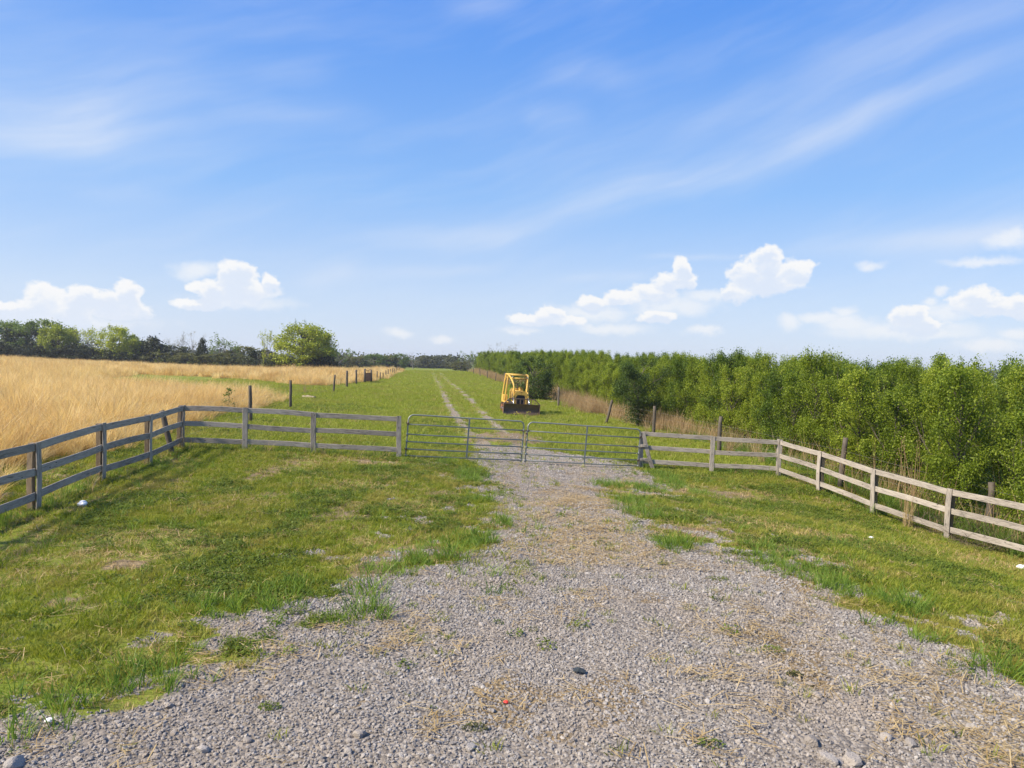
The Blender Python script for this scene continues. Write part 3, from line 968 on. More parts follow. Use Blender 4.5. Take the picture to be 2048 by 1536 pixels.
# ================================================================== THE SETTING
def make_ground():
    def axis(lo_d, hi_d, step, lo, hi, grow_=1.13):
        a = list(np.arange(lo_d, hi_d + 1e-6, step))
        s = step
        x = a[-1]
        while x < hi:
            s *= grow_
            x += s
            a.append(min(x, hi))
        s, x, b = step, a[0], []
        while x > lo:
            s *= grow_
            x -= s
            b.append(max(x, lo))
        return np.array(b[::-1] + a)
    xs = axis(-13, 13, 0.11, -3000, 3000, 1.10)
    ys = axis(3, 30, 0.11, -400, 5000, 1.05)
    X, Y = np.meshgrid(xs, ys)
    x, y = X.ravel(), Y.ravel()
    z = height(x, y)
    gm, sm, dm = gravel_mask(x, y), straw_mask(x, y), dirt_mask(x, y)
    fm = np.clip(field_mask(x, y) * .5 + .3, 0, 1) * (y > 0)
    sm = np.maximum(sm, fm * .75)
    # the dirt pushed up behind the gate
    z += sdist_bump(x, y)
    nx, ny = len(xs), len(ys)
    i = np.arange(nx * ny).reshape(ny, nx)
    Q = np.stack([i[:-1, :-1], i[:-1, 1:], i[1:, 1:], i[1:, :-1]], -1).reshape(-1, 4)
    me = fast_mesh('ground', np.c_[x, y, z], Q, None, None, True)
    a = me.attributes.new('cover', 'FLOAT_COLOR', 'POINT')
    a.data.foreach_set('color', np.c_[gm, sm, dm, np.ones(len(x))].astype(np.float32).ravel())
    me.materials.append(MATS['ground'])
    tag(link('ground', me), 'grassy ground with gravel drive running through the gate', 'ground', None, 'structure')

def sdist_bump(x, y):
    return np.clip(sdist(x, y, P_DIRT) + .3, 0, .6) * .30 * (0.6 + .8 * fbm(x, y, 2.2, 3, 91))

make_ground()

# ------------------------------------------------------------------ board fences
def frame_x(direction, up=Vector((0, 0, 1))):
    x = Vector(direction).normalized()
    y = up.cross(x).normalized()
    z = x.cross(y)
    return Matrix((x, y, z)).transposed()

def plank(name, a, b, wid, th, mat, parent, rg, normal=None, label=None):
    """a board from a to b (world points); local x runs along the grain, z across its width"""
    a, b = Vector(a), Vector(b)
    L = (b - a).length
    x = (b - a) / L
    if normal is None:
        y = Vector((0, 0, 1)).cross(x).normalized()
    else:
        y = Vector(normal)
        y = (y - x * y.dot(x)).normalized()
    z = x.cross(y)
    M = Matrix((x, y, z)).transposed().to_4x4()
    M.translation = (a + b) / 2
    mb = MB()
    n = 7
    e = 0.006
    bow = rg.uniform(-.02, .02)
    sag = rg.uniform(-.026, .008)
    prev = None
    for i in range(n):
        f = i / (n - 1)
        xx = (f - .5) * L
        oy = bow * math.sin(math.pi * f) + rg.normal() * .0015
        oz = sag * math.sin(math.pi * f) + rg.normal() * .0018
        w2, t2 = wid / 2 * (1 + rg.normal() * .012), th / 2
        ring = [(-t2, -w2 + e), (-t2, w2 - e), (-t2 + e, w2), (t2 - e, w2), (t2, w2 - e), (t2, -w2 + e), (t2 - e, -w2), (-t2 + e, -w2)]
        base = len(mb.v)
        for (p, q) in ring:
            mb.v.append(Vector((xx, p + oy, q + oz)))
        if prev is not None:
            for k in range(8):
                k2 = (k + 1) % 8
                mb.f.append([prev + k, prev + k2, base + k2, base + k])
        else:
            mb.f.append([base + k for k in range(8)][::-1])
        prev = base
    mb.f.append([prev + k for k in range(8)])
    o = link(name, mb.mesh(name, mat), parent)
    o.matrix_local = parent.matrix_basis.inverted() @ M
    if label:
        o['label'] = label
    return o

def board_fence(pixel_runs, label, ends, seed, extra=None):
    rg = np.random.default_rng(seed)
    pts_all = [at(*p) for p in pixel_runs[0]]
    root = thing('board_fence', (pts_all[0].x, pts_all[0].y, pts_all[0].z), label, 'fence')
    bpy.context.view_layer.update()
    done = []
    for run, side in zip(pixel_runs, ends):
        P = [at(*p) for p in run]
        if extra and side in extra:
            P = P + extra[side] if extra.get(side + '_end', True) else extra[side] + P
        P = [Vector((p.x, p.y, gz(p.x, p.y))) for p in P]
        leans = [Vector((rg.normal() * .012, rg.normal() * .01, 0)) for _ in P]
        hs = [1.25 + rg.normal() * .012 for _ in P]
        for i, p in enumerate(P):
            d = (P[min(i + 1, len(P) - 1)] - P[max(i - 1, 0)])
            d.z = 0
            d.normalize()
            n = Vector((-d.y, d.x, 0))
            if n.dot(Vector((0, 4, 0)) - p) < 0:
                n = -n                         # n points to the yard side, where boards and battens are
            up = (Vector((0, 0, 1)) + leans[i]).normalized()
            if not any((p - q).length < .1 for q in done):
                off = -n * .075
                plank('post', p + off - up * .25, p + off + up * (hs[i] - .005), .115, .10, 'post_wood', root, rg, n)
                done.append(p.copy())
            # face board that covers the board ends
            off = n * .032
            plank('face_board', p + off - up * .03, p + off + up * (hs[i] + .012), .145, .024, 'board_wood', root, rg, n)
            if i + 1 < len(P):
                q = P[i + 1]
                for zc in (1.175, .72, .265):
                    j = rg.normal() * .01
                    a = p + up * (zc + j) + n * .004 + d * .006
                    b = q + (Vector((0, 0, 1)) + leans[i + 1]).normalized() * (zc + rg.normal() * .01) + n * .004 - d * .006
                    plank('rail', a, b, .145, .026, 'board_wood', root, rg, n)
    return root, rg

Lx = at(73, 1021, 13.0)
left_extra = Vector((Lx.x + .25, Lx.y - 2.35, 0))
fl, rgl = board_fence([FENCE_L, FENCE_FL], 'weathered grey three-board fence left of the metal gates, turning a corner', ['L', 'FL'], 11,
                      {'L': [left_extra + Vector((.25, -2.35, 0)), left_extra], 'L_end': False})
rx = at(1895, 1080, 17.2)
fr, rgr = board_fence([FENCE_FR, FENCE_R], 'weathered three-board fence right of the metal gates, running downhill to the right edge', ['FR', 'R'], 12,
                      {'R': [Vector((rx.x + .62, rx.y - 2.05, 0)), Vector((rx.x + 1.25, rx.y - 4.1, 0)), Vector((rx.x + 1.9, rx.y - 6.2, 0))]})
# slanting brace board and blocks at the gate end of the right fence
p = at(1282, 937, 23.9)
p.z = gz(p.x, p.y)
q = p + Vector((.30, -.02, 0))
plank('brace_board', q + Vector((.10, -.065, -.03)), p + Vector((.02, -.065, 1.24)), .13, .024, 'board_wood', fr, rgr, (0, -1, 0))
for zc in (.78, .33):
    plank('block', p + Vector((-.07, -.09, zc)), p + Vector((.20, -.09, zc)), .09, .03, 'board_wood', fr, rgr, (0, -1, 0))

# ------------------------------------------------------------------ tubular gates
def tube_gate(a, b, label, hinge_at_start):
    a, b = Vector(a), Vector(b)
    a.z, b.z = gz(a.x, a.y) + .085, gz(b.x, b.y) + .085
    L = (b - a).length
    x = (b - a).normalized()
    root = link('metal_gate', None)
    y = Vector((0, 0, 1)).cross(x).normalized()
    M = Matrix((x, y, x.cross(y))).transposed().to_4x4()
    M.translation = a
    root.matrix_world = M
    tag(root, label, 'gate', 'pair of metal gates')
    H, r, cr = 1.24, .022, .16
    pts = [(0, 0, -.05)] + [(0, 0, z) for z in (.3, .7, H - cr)]
    for k in range(1, 7):
        t = k / 6 * math.pi / 2
        pts.append((cr - cr * math.cos(t), 0, H - cr + cr * math.sin(t)))
    for k in range(1, 10):
        pts.append((cr + (L - 2 * cr) * k / 10, 0, H + .004 * math.sin(k)))
    for k in range(0, 7):
        t = k / 6 * math.pi / 2
        pts.append((L - cr + cr * math.sin(t), 0, H - cr + cr * math.cos(t)))
    pts += [(L, 0, z) for z in (.7, .3, -.05)]
    MB().tube(pts, r, 8).build('gate_frame', 'gate_metal', root, True)
    for f in (0, .165, .345, .525, .77):
        z = H * f
        MB().tube([(0.005, 0, z), (L * .3, 0, z - .006), (L * .7, 0, z - .005), (L - .005, 0, z)], .019, 8).build('rail', 'gate_metal', root, True)
        for e in (0, L):
            MB().tube([(e, 0, z - .04), (e, 0, z + .04)], .030, 8).build('weld_collar', 'gate_metal', root, True)
    MB().box((L * .51, -.026, H / 2), (.05, .008, H)).build('upright_strap', 'gate_metal', root)
    hx = 0 if hinge_at_start else L
    s = -1 if hinge_at_start else 1
    for z in (.2, .98):
        MB().tube([(hx, 0, z), (hx + s * .05, 0, z), (hx + s * .05, 0, z + .03)], .011, 6).build('hinge', 'dark_rust', root, True)
        MB().tube([(hx, 0, z - .035), (hx, 0, z + .035)], .032, 8).build('hinge_band', 'dark_rust', root, True)
    return root, L, M
gl = tube_gate(at(811, 915, 21.3), at(1042, 924, 22.58), 'grey tubular metal gate, left one of the chained pair', True)
gr_ = tube_gate(at(1050, 925, 22.62), at(1275, 935, 23.8), 'grey tubular metal gate, right one of the chained pair', False)
# chain and lock holding the two gates together
cm = (gl[2] @ Vector((gl[1], 0, .955)) + gr_[2] @ Vector((0, 0, .955))) / 2
ch = thing('gate_chain', (cm.x, cm.y, cm.z), 'rusty chain with padlock wrapped round the two gate ends', 'chain')
gd = (gr_[2] @ Vector((0, 0, 0)) - gl[2] @ Vector((gl[1], 0, 0)))
gd.z = 0
hw = gd.length / 2 + .045
ang = math.atan2(gd.y, gd.x)
ch.rotation_euler.z = ang
for k in range(22):
    t = 2 * math.pi * k / 22
    c = Vector((hw * math.cos(t), .05 * math.sin(t), .02 * math.sin(3 * t)))
    tn = Vector((-hw * math.sin(t), .05 * math.cos(t), 0)).normalized()
    s = Vector((0, 0, 1)) if k % 2 else tn.cross(Vector((0, 0, 1)))
    pts = [c + tn * .022 * math.cos(j * math.pi / 4) + s * .013 * math.sin(j * math.pi / 4) for j in range(9)]
    MB().tube(pts, .0065, 5, False).build('chain_link', 'dark_rust', ch, True)
lk = MB().box((.01, -.075, -.09), (.055, .025, .055)).build('padlock', 'dark_rust', ch, bevel=.006)
MB().tube([(-.012, -.075, -.065), (-.012, -.075, -.035), (.01, -.07, -.015), (.032, -.075, -.035), (.032, -.075, -.065)], .005, 6).build('shackle', 'chrome', lk, True)
MB().tube([(-.012, -.06, -.03), (-.018, -.062, -.25), (-.01, -.06, -.48)], .006, 5).build('loose_end', 'dark_rust', ch, True)

# ------------------------------------------------------------------ wire fences on round posts
def round_post(h, r, rg):
    pts, rad = [], []
    for k in range(6):
        f = k / 5
        pts.append((f * h + (-.3 if k == 0 else 0), rg.normal() * .006, rg.normal() * .006))
        rad.append(r * (1.06 - .16 * f) * (1 + rg.normal() * .03))
    return MB().tube(pts, rad, 9)

def wire_fence(posts, label, seed, wires=(.35, .65, .95, 1.2), wire_stuff=True):
    """posts: (x, y, height, radius, leanx, leany)"""
    rg = np.random.default_rng(seed)
    x0, y0 = posts[0][:2]
    root = thing('wire_fence', (x0, y0, gz(x0, y0)), label, 'fence')
    tops = []
    for (x, y, h, r, lx, ly) in posts:
        up = Vector((lx, ly, 1)).normalized()
        base = Vector((x, y, gz(x, y)))
        mb = round_post(h, r, rg)
        xx = up
        yy = Vector((0, 1, 0))
        yy = (yy - xx * yy.dot(xx)).normalized()
        M = Matrix((xx, yy, xx.cross(yy))).transposed().to_4x4()
        M.translation = base - root.location
        link('post', mb.mesh('post', 'old_post_wood', True), root, M)
        tops.append((base - root.location, up, h))
    for wz in wires:
        pts = []
        for (b, u, h) in tops:
            pts.append(b + u * min(wz, h - .08) + Vector((.0, -.06, 0)))
        MB().tube(pts, .0022, 4, False).build('wire', 'wire', root)
    return root

def gp(u, v, d=None):
    if d is None:
        return ground(u, v)
    p_ = at(u, v, d)
    return (p_.x, p_.y)

LP = []
for (u, v, d, h, lx) in [(344, 886, 19.4, 1.22, -.24), (501, 842, 29, 1.50, -.03), (581, 815, 38, 1.50, -.01), (667, 784, 54, 1.38, .06), (693.5, 775, 62, 1.48, .0), (712.5, 768, 71, 1.47, -.02)]:
    x, y = gp(u, v, d)
    LP.append((x, y, h, .075 if d < 60 else .095, lx, 0))
wire_fence(LP, 'old wire fence on dark round posts along the golden field, near stretch', 21)
def left_line(y):
    return -15.2 - .118 * (y - 78)
LP2 = []
for k, y in enumerate([83, 88, 94, 100, 106, 112, 118, 124, 131, 138, 145, 152]):
    LP2.append((left_line(y), y, [1.15, .95, .8, 1.1, 1.2, 1.15, 1.3, 1.1, 1.2, 1.3, 1.2, 1.2][k], .07, random.gauss(0, .04), 0))
wire_fence(LP2, 'line of small far posts beyond the rusty gate beside the lane', 22)
RP = []
for (u, d, h, lx) in [(2330, 13.5, 1.5, 0), (1990, 18, 1.4, .03), (1688, 22.4, 1.62, .07), (1443, 29.5, 1.55, .0), (1310, 36, 1.5, .02), (1215, 43, 1.45, .22), (1118, 56, 1.5, .0), (1067, 68, 1.5, .02)]:
    x = (u - 1024) / F * d
    RP.append((x, d, h, .085, lx, 0))
RP = [p_ for p_ in RP if p_[0] < 14.2]
for k, y in enumerate([80, 88, 97, 106, 116, 127, 139, 152]):
    RP.append((right_line(y) - 1.2 - .02 * (y - 80), y, 1.3 + .1 * (k % 3), .07, random.gauss(0, .05), 0))
wire_fence(RP, 'old wire fence on round posts along the young trees on the right', 23)

# rusty gate in the left wire fence
def rusty_gate():
    x0, y0 = gp(729, 763, 76)
    x1, y1 = gp(742, 764, 79)
    root = thing('rusty_gate', (x0, y0, gz(x0, y0)), 'small rusty brown gate between two thick posts in the far wire fence', 'gate')
    rg = np.random.default_rng(31)
    b = Vector((x1 - x0, y1 - y0, gz(x1, y1) - gz(x0, y0)))
    for o_, h in ((Vector((0, 0, 0)), 1.5), (b, 1.35)):
        MB().tube([o_ + Vector((0, 0, -.3)), o_ + Vector((.02, 0, h * .5)), o_ + Vector((0, 0, h))], [.12, .115, .10], 9).build('post', 'old_post_wood', root, True)
    t = b.normalized()
    a_, c_ = t * .12, b - t * .12
    for z in (.15, .55, 1.0):
        MB().tube([a_ + Vector((0, 0, z)), c_ + Vector((0, 0, z))], .03, 6).build('rail', 'rusty_metal', root, True)
    n = 6
    for k in range(n):
        p0 = a_ + (c_ - a_) * (k + .5) / n
        mb = MB()
        M = frame_x(t).to_3x3()
        mb.box(p0 + Vector((0, 0, .58)), ((c_ - a_).length / n * .86, .02, .85), M)
        mb.build('slat', 'rusty_metal', root)
    MB().tube([a_ + Vector((0, 0, 1.42)), (a_ + c_) / 2 + Vector((0, 0, 1.22)), c_ + Vector((0, 0, 1.45))], .03, 6).build('top_bar', 'rusty_metal', root, True)
    MB().tube([(a_ + c_) / 2 + Vector((0, 0, .98)), (a_ + c_) / 2 + Vector((0, 0, 1.24))], .025, 6).build('upright', 'rusty_metal', root, True)
rusty_gate()

# ------------------------------------------------------------------ bulldozer
def bulldozer():
    bl = at(1043, 831, 46)
    yaw = R(190)
    fwd = Vector((-math.sin(yaw), math.cos(yaw), 0))
    o = Vector((bl.x, bl.y, 0)) - fwd * 2.05
    root = thing('bulldozer', (o.x, o.y, gz(o.x, o.y) - .02), 'old yellow bulldozer with open roll cage and dark rusty blade parked on the grass', 'bulldozer', None, yaw)
    root.rotation_euler = (R(0), R(-2.2), yaw)
    B = lambda nm, mat, mb, par=None, sm=False, bv=0: mb.build(nm, mat, par or root, sm, bv)
    # tracks
    for s in (-1, 1):
        xc = s * .74
        tr = MB()
        r, half = .30, .80
        path = []
        L = 2 * 2 * half + 2 * math.pi * r
        n = 36
        for k in range(n):
            q = k / n * L
            if q < 2 * half:
                path.append((-half + q, 2 * r, 0))
            elif q < 2 * half + math.pi * r:
                t = (q - 2 * half) / r
                path.append((half + r * math.sin(t), r + r * math.cos(t), -t))
            elif q < 4 * half + math.pi * r:
                path.append((half - (q - 2 * half - math.pi * r), 0, math.pi))
            else:
                t = (q - 4 * half - math.pi * r) / r
                path.append((-half - r * math.sin(t), r - r * math.cos(t), math.pi - t))
        for (yy, zz, t) in path:
            M = Matrix.Rotation(t, 3, 'X')
            tr.box((xc, yy, zz + .02), (.38, L / n * .93, .035), M)
            tr.box(Vector((xc, yy, zz + .02)) + M @ Vector((0, 0, .035)), (.38, .022, .04), M)
        B('track', 'dark_rust', tr)
        fr_ = MB().box((xc, 0, .30), (.22, 1.5, .22))
        B('track_frame', 'black_steel', fr_, bv=.02)
        for yy, nm in ((half, 'idler_wheel'), (-half, 'sprocket')):
            w = MB().tube([(xc - s * .14, yy, .31), (xc + s * .16, yy, .31)], .255, 18)
            w.tube([(xc + s * .15, yy, .31), (xc + s * .20, yy, .31)], .09, 12)
            if nm == 'sprocket':
                for k in range(14):
                    t = k / 14 * 2 * math.pi
                    w.box((xc, yy + .265 * math.cos(t), .31 + .265 * math.sin(t)), (.06, .05, .05), Matrix.Rotation(t, 3, 'X'))
            B(nm, 'rusty_metal', w, sm=False)
        for k in range(4):
            B('roller', 'rusty_metal', MB().tube([(xc - .13, -.45 + k * .3, .13), (xc + .13, -.45 + k * .3, .13)], .09, 12), sm=True)
        # side tank / fender
        B('fender', 'yellow_paint', MB().prism([(-1.0, .70), (.30, .70), (.30, .75), (-.28, .79), (-.36, 1.16), (-.60, 1.22), (-1.0, 1.08)], 'x', xc - .17, xc + .15), bv=.02)
        # push arm
        B('push_arm', 'dark_rust', MB().tube([(s * .98, -.2, .33), (s * 1.02, 1.0, .33), (s * 1.0, 1.9, .26)], .07, 8), sm=True)
        B('brace_strut', 'dark_rust', MB().tube([(s * .98, 1.0, .36), (s * .80, 1.92, .66)], .035, 8), sm=True)
        # lift cylinder
        cy = B('lift_cylinder', 'yellow_paint', MB().tube([(s * .47, 1.05, 1.62), (s * .50, 1.45, 1.12)], .055, 10), sm=True)
        B('rod', 'chrome', MB().tube([(s * .50, 1.42, 1.15), (s * .53, 1.88, .62)], .034, 8), cy, True)
        B('cylinder_bracket', 'yellow_paint', MB().box((s * .43, 1.02, 1.45), (.08, .22, .5)), bv=.01)
    B('chassis', 'black_steel', MB().box((0, 0, .58), (1.06, 2.3, .42)), bv=.02)
    # hood with chamfered shoulders
    hood = MB().prism([(-.38, .80), (.38, .80), (.40, 1.36), (.30, 1.52), (.12, 1.57), (-.12, 1.57), (-.30, 1.52), (-.40, 1.36)], 'y', .05, 1.30)
    B('hood', 'yellow_paint', hood, bv=.015)
    g = B('radiator_guard', 'yellow_paint', MB().prism([(-.43, .60), (-.31, .60), (-.31, 1.18), (-.2, 1.30), (.2, 1.30), (.31, 1.18), (.31, .60), (.43, .60), (.43, 1.38), (.30, 1.54), (-.30, 1.54), (-.43, 1.38)], 'y', 1.303, 1.40))
    gr = B('grille', 'black_steel', MB().box((0, 1.325, .92), (.62, .04, .72)))
    for k in range(7):
        B('grille_bar', 'black_steel', MB().box((-.26 + k * .087, 1.352, .92), (.022, .012, .68)), gr)
    B('exhaust_pipe', 'dark_rust', MB().tube([(.12, .55, 1.5), (.12, .55, 1.95), (.13, .50, 2.02)], .035, 8), sm=True)
    B('air_cleaner', 'yellow_paint', MB().tube([(-.14, .35, 1.55), (-.14, .35, 1.75)], .085, 12).tube([(-.14, .35, 1.74), (-.14, .35, 1.80)], .12, 12))
    B('dashboard', 'yellow_paint', MB().box((0, .02, 1.38), (.78, .12, .62)), bv=.02)
    st = B('seat', 'black_steel', MB().box((0, -.55, 1.10), (.52, .48, .16)), bv=.04)
    B('seat_back', 'black_steel', MB().box((0, -.80, 1.40), (.52, .12, .52)), st, bv=.04)
    B('fuel_tank', 'yellow_paint', MB().prism([(-.34, .85), (.34, .85), (.34, 1.45), (.26, 1.62), (-.26, 1.62), (-.34, 1.45)], 'y', -1.15, -.92), bv=.03)
    for k in (-1, 0, 1):
        B('lever', 'black_steel', MB().tube([(k * .09 + .25, -.15, 1.05), (k * .09 + .25, -.22, 1.62)], .013, 6))
    for s in (-1, 1):
        B('hydraulic_hose', 'black_steel', MB().tube([(s * .42, .95, 1.35), (s * .52, 1.15, 1.50), (s * .56, 1.30, 1.36), (s * .53, 1.38, 1.22)], .018, 6), sm=True)
        B('side_opening', 'black_steel', MB().box((s * .395, .62, 1.08), (.03, .72, .40)))
        lp = B('work_lamp', 'black_steel', MB().tube([(s * .50, .58, 2.47), (s * .50, .66, 2.47)], .055, 10))
        B('lens', 'chrome', MB().tube([(s * .50, .662, 2.47), (s * .50, .668, 2.47)], .046, 10), lp)
        B('step', 'dark_rust', MB().box((s * .80, .45, .66), (.30, .28, .03)))
    # roll cage
    for s in (-1, 1):
        B('rear_post', 'yellow_paint', MB().tube([(s * .84, -.98, .95), (s * .77, -.95, 1.7), (s * .70, -.90, 2.56)], .062, 8))
        B('front_post', 'yellow_paint', MB().tube([(s * .80, -.10, .80), (s * .74, -.05, 1.7), (s * .68, .02, 2.50)], .055, 8))
        B('roof_side_bar', 'yellow_paint', MB().tube([(s * .70, -.95, 2.58), (s * .68, -.4, 2.60), (s * .66, .10, 2.57)], .062, 8), sm=True)
        pts = [Vector((s * .66, .08, 2.57)), Vector((s * .60, .42, 2.42)), Vector((s * .52, .78, 2.20)), Vector((s * .46, 1.02, 1.98)), Vector((s * .44, 1.13, 1.76)), Vector((s * .43, 1.16, 1.5)), Vector((s * .43, 1.18, 1.1))]
        B('cage_sweep', 'yellow_paint', MB().tube(pts, .062, 8), sm=True)
        B('gusset', 'yellow_paint', MB().prism([(-.92, 2.52), (-.55, 2.52), (-.92, 2.05)], 'x', s * .69 - .012, s * .69 + .012))
    B('roof_bar', 'yellow_paint', MB().tube([(-.70, -.92, 2.60), (.70, -.92, 2.60)], .058, 8), sm=True)
    B('roof_bar', 'yellow_paint', MB().tube([(-.66, .06, 2.57), (.66, .06, 2.57)], .045, 8), sm=True)
    B('roof_bar', 'yellow_paint', MB().tube([(-.57, .55, 2.36), (.57, .55, 2.36)], .055, 8), sm=True)
    B('roof_panel', 'dark_rust', MB().box((0, -.42, 2.53), (1.30, .92, .02)))
    # blade: curved plate
    bd = MB()
    prof = []
    for k in range(9):
        f = k / 8
        z = -.02 + f * .76
        yb = 2.02 - .16 * math.sin(math.pi * f) + .02 * (1 - f)
        prof.append((yb, z))
    out = prof + [(y - .05, z) for y, z in prof[::-1]]
    bd.prism(out, 'x', -1.18, 1.18)
    blade = B('blade', 'dark_rust', bd)
    for s in (-1, 1):
        B('end_plate', 'dark_rust', MB().prism([(1.82, -.02), (2.06, -.02), (2.05, .2), (2.03, .5), (2.05, .76), (1.86, .78)], 'x', s * 1.18, s * 1.205), blade)
    B('cutting_edge', 'dark_rust', MB().prism([(2.03, -.06), (2.075, -.05), (2.05, .12), (2.035, .12)], 'x', -1.19, 1.19), blade)
    for k in range(5):
        B('back_rib', 'dark_rust', MB().box((-.9 + k * .45, 1.86, .36), (.05, .06, .62)), blade)
    # brush rack over the blade
    top, zt, zb = .86, 1.06, .75
    B('rack_bar', 'dark_rust', MB().tube([(-1.17, 1.98, zb), (-top, 1.93, zt), (top, 1.93, zt), (1.17, 1.98, zb)], .034, 7))
    for x in (-.86, -.62, -.36, -.12, .12, .36, .62, .86):
        B('rack_upright', 'dark_rust', MB().tube([(x, 1.99, zb - .03), (x, 1.93, zt)], .022, 6))
    return root
bulldozer()

# ================================================================== VEGETATION
def to_pix(x, y, z):
    q = CR.transposed() @ Vector((x, y, z - CAMZ))
    return 1024 + F * q.x / -q.z, 768 - F * q.y / -q.z

YK = [young_tree(100 + i, ['young_leaf', 'young_leaf', 'young_leaf_pale', 'young_leaf', 'young_leaf_deep', 'young_leaf_pale', 'young_leaf_deep', 'young_leaf'][i]) for i in range(8)]
YD = [dense_tree(120, 'young_leaf_dark', 16000, .026, .03), young_tree(121, 'young_leaf_dark')]
BR = [dense_tree(200 + i, 'bright_leaf', 9000 if i < 2 else 16000, .036 if i < 2 else .03, .08) for i in range(3)]
MD = [dense_tree(210 + i, 'mid_leaf', 9000, .036, .06) for i in range(2)]
OL = [dense_tree(220 + i, 'olive_leaf', 2600, .06, .04) for i in range(2)]
CE = [dense_tree(230 + i, 'cedar_leaf', 4200, .05, .02, 'cone') for i in range(3)]
CB = [dense_tree(235, 'cedar_leaf', 4200, .055, .02), dense_tree(236, 'cedar_leaf', 4200, .055, .02)]
FR = [dense_tree(240 + i, 'far_leaf', 1800, .08, .03) for i in range(2)]
SP = [broad_tree(250 + i, 'bright_leaf', .9, .028) for i in range(2)]
SM = [broad_tree(255 + i, 'mid_leaf', .8, .032) for i in range(2)]
BA = [broad_tree(260 + i, 'bud_leaf', .35, .022, .7) for i in range(2)]

# ---- rows of young trees on the right
ORD = ['first', 'second', 'third', 'fourth', 'fifth', 'sixth', 'seventh', 'eighth', 'ninth', 'tenth', 'eleventh', 'twelfth', 'thirteenth', 'fourteenth', 'fifteenth', 'sixteenth', 'seventeenth', 'eighteenth', 'nineteenth', 'twentieth']
def plantation():
    rg = np.random.default_rng(5)
    n = 0
    total = 0
    y = 14.5
    front = []
    while y < 168:
        x = right_line(y) + 1.15 + min(1.0, max(0, (y - 21) * .06)) + rg.normal() * .3 - (0.9 if y > 50 else 0) - .004 * max(0, y - 50)
        front.append((x, y))
        y += rg.uniform(1.2, 1.75) * (1 + max(0, y - 60) * .006)
    for (x, y) in front:
        u, v = to_pix(x, y, gz(x, y) + 2)
        if u > 2250:
            continue
        h = rg.uniform(3.3, 4.7) * (1 + .0006 * y)
        w = rg.uniform(2.9, 4.0)
        dark = False
        if u > 1000 and n < 20:
            lab = 'leafy young green tree in the front row, %s from the right edge of the picture' % ORD[n]
        else:
            lab = 'one of the small far young trees in the front row beyond the bulldozer'
        n += 1
        total += 1
        plant_tree('young_tree', YK[int(rg.integers(8))], (x, y, gz(x, y)), h, w, lab, 'tree', 'young trees planted in rows behind the right fence')
    for row in range(1, 6):
        for (x, y) in front:
            if row > 1 and rg.uniform() < .12:
                continue
            x2 = x + row * 2.3 + rg.normal() * .35
            y2 = y + rg.normal() * .4 + row * .3
            u, v = to_pix(x2, y2, gz(x2, y2) + 3)
            if u > 2120 or total >= 298:
                continue
            total += 1
            plant_tree('young_tree', YK[int(rg.integers(8))], (x2, y2, gz(x2, y2)), rg.uniform(4.0, 4.8) * (1 + .0005 * y2), rg.uniform(2.9, 3.9),
                       'one of the young trees in the rows behind the front row', 'tree', 'young trees planted in rows behind the right fence')
    # the rounder, darker tree behind the bulldozer and a darker one right of it
    d = 63
    x = (1066 - 1024) / F * d
    plant_tree('dark_green_tree', YD[0], (x, d, gz(x, d)), at(1062, 706, d).z - gz(x, d), 3.9, 'tall dark green rounded tree right behind the bulldozer', 'tree')
    d = 41
    x = (1215 - 1024) / F * d + 1.8
    plant_tree('dark_green_tree', YD[1], (x, d, gz(x, d)), 4.15, 4.6, 'darker green tree in the front row above the leaning post', 'tree')
plantation()

# ---- the tree line beyond the golden field and at the end of the lane
def px_tree(name, kit, u, vt, wpx, d, label, group='trees along the far edge of the field', wmul=1.0):
    p = at(u, 730, d)
    z = gz(p.x, p.y)
    h = (at(u, vt, d).z - z) * 1.07
    w = wpx * d / F * wmul * 1.22
    plant_tree(name, kit, (p.x, p.y, z), h, w, label, 'tree', group)

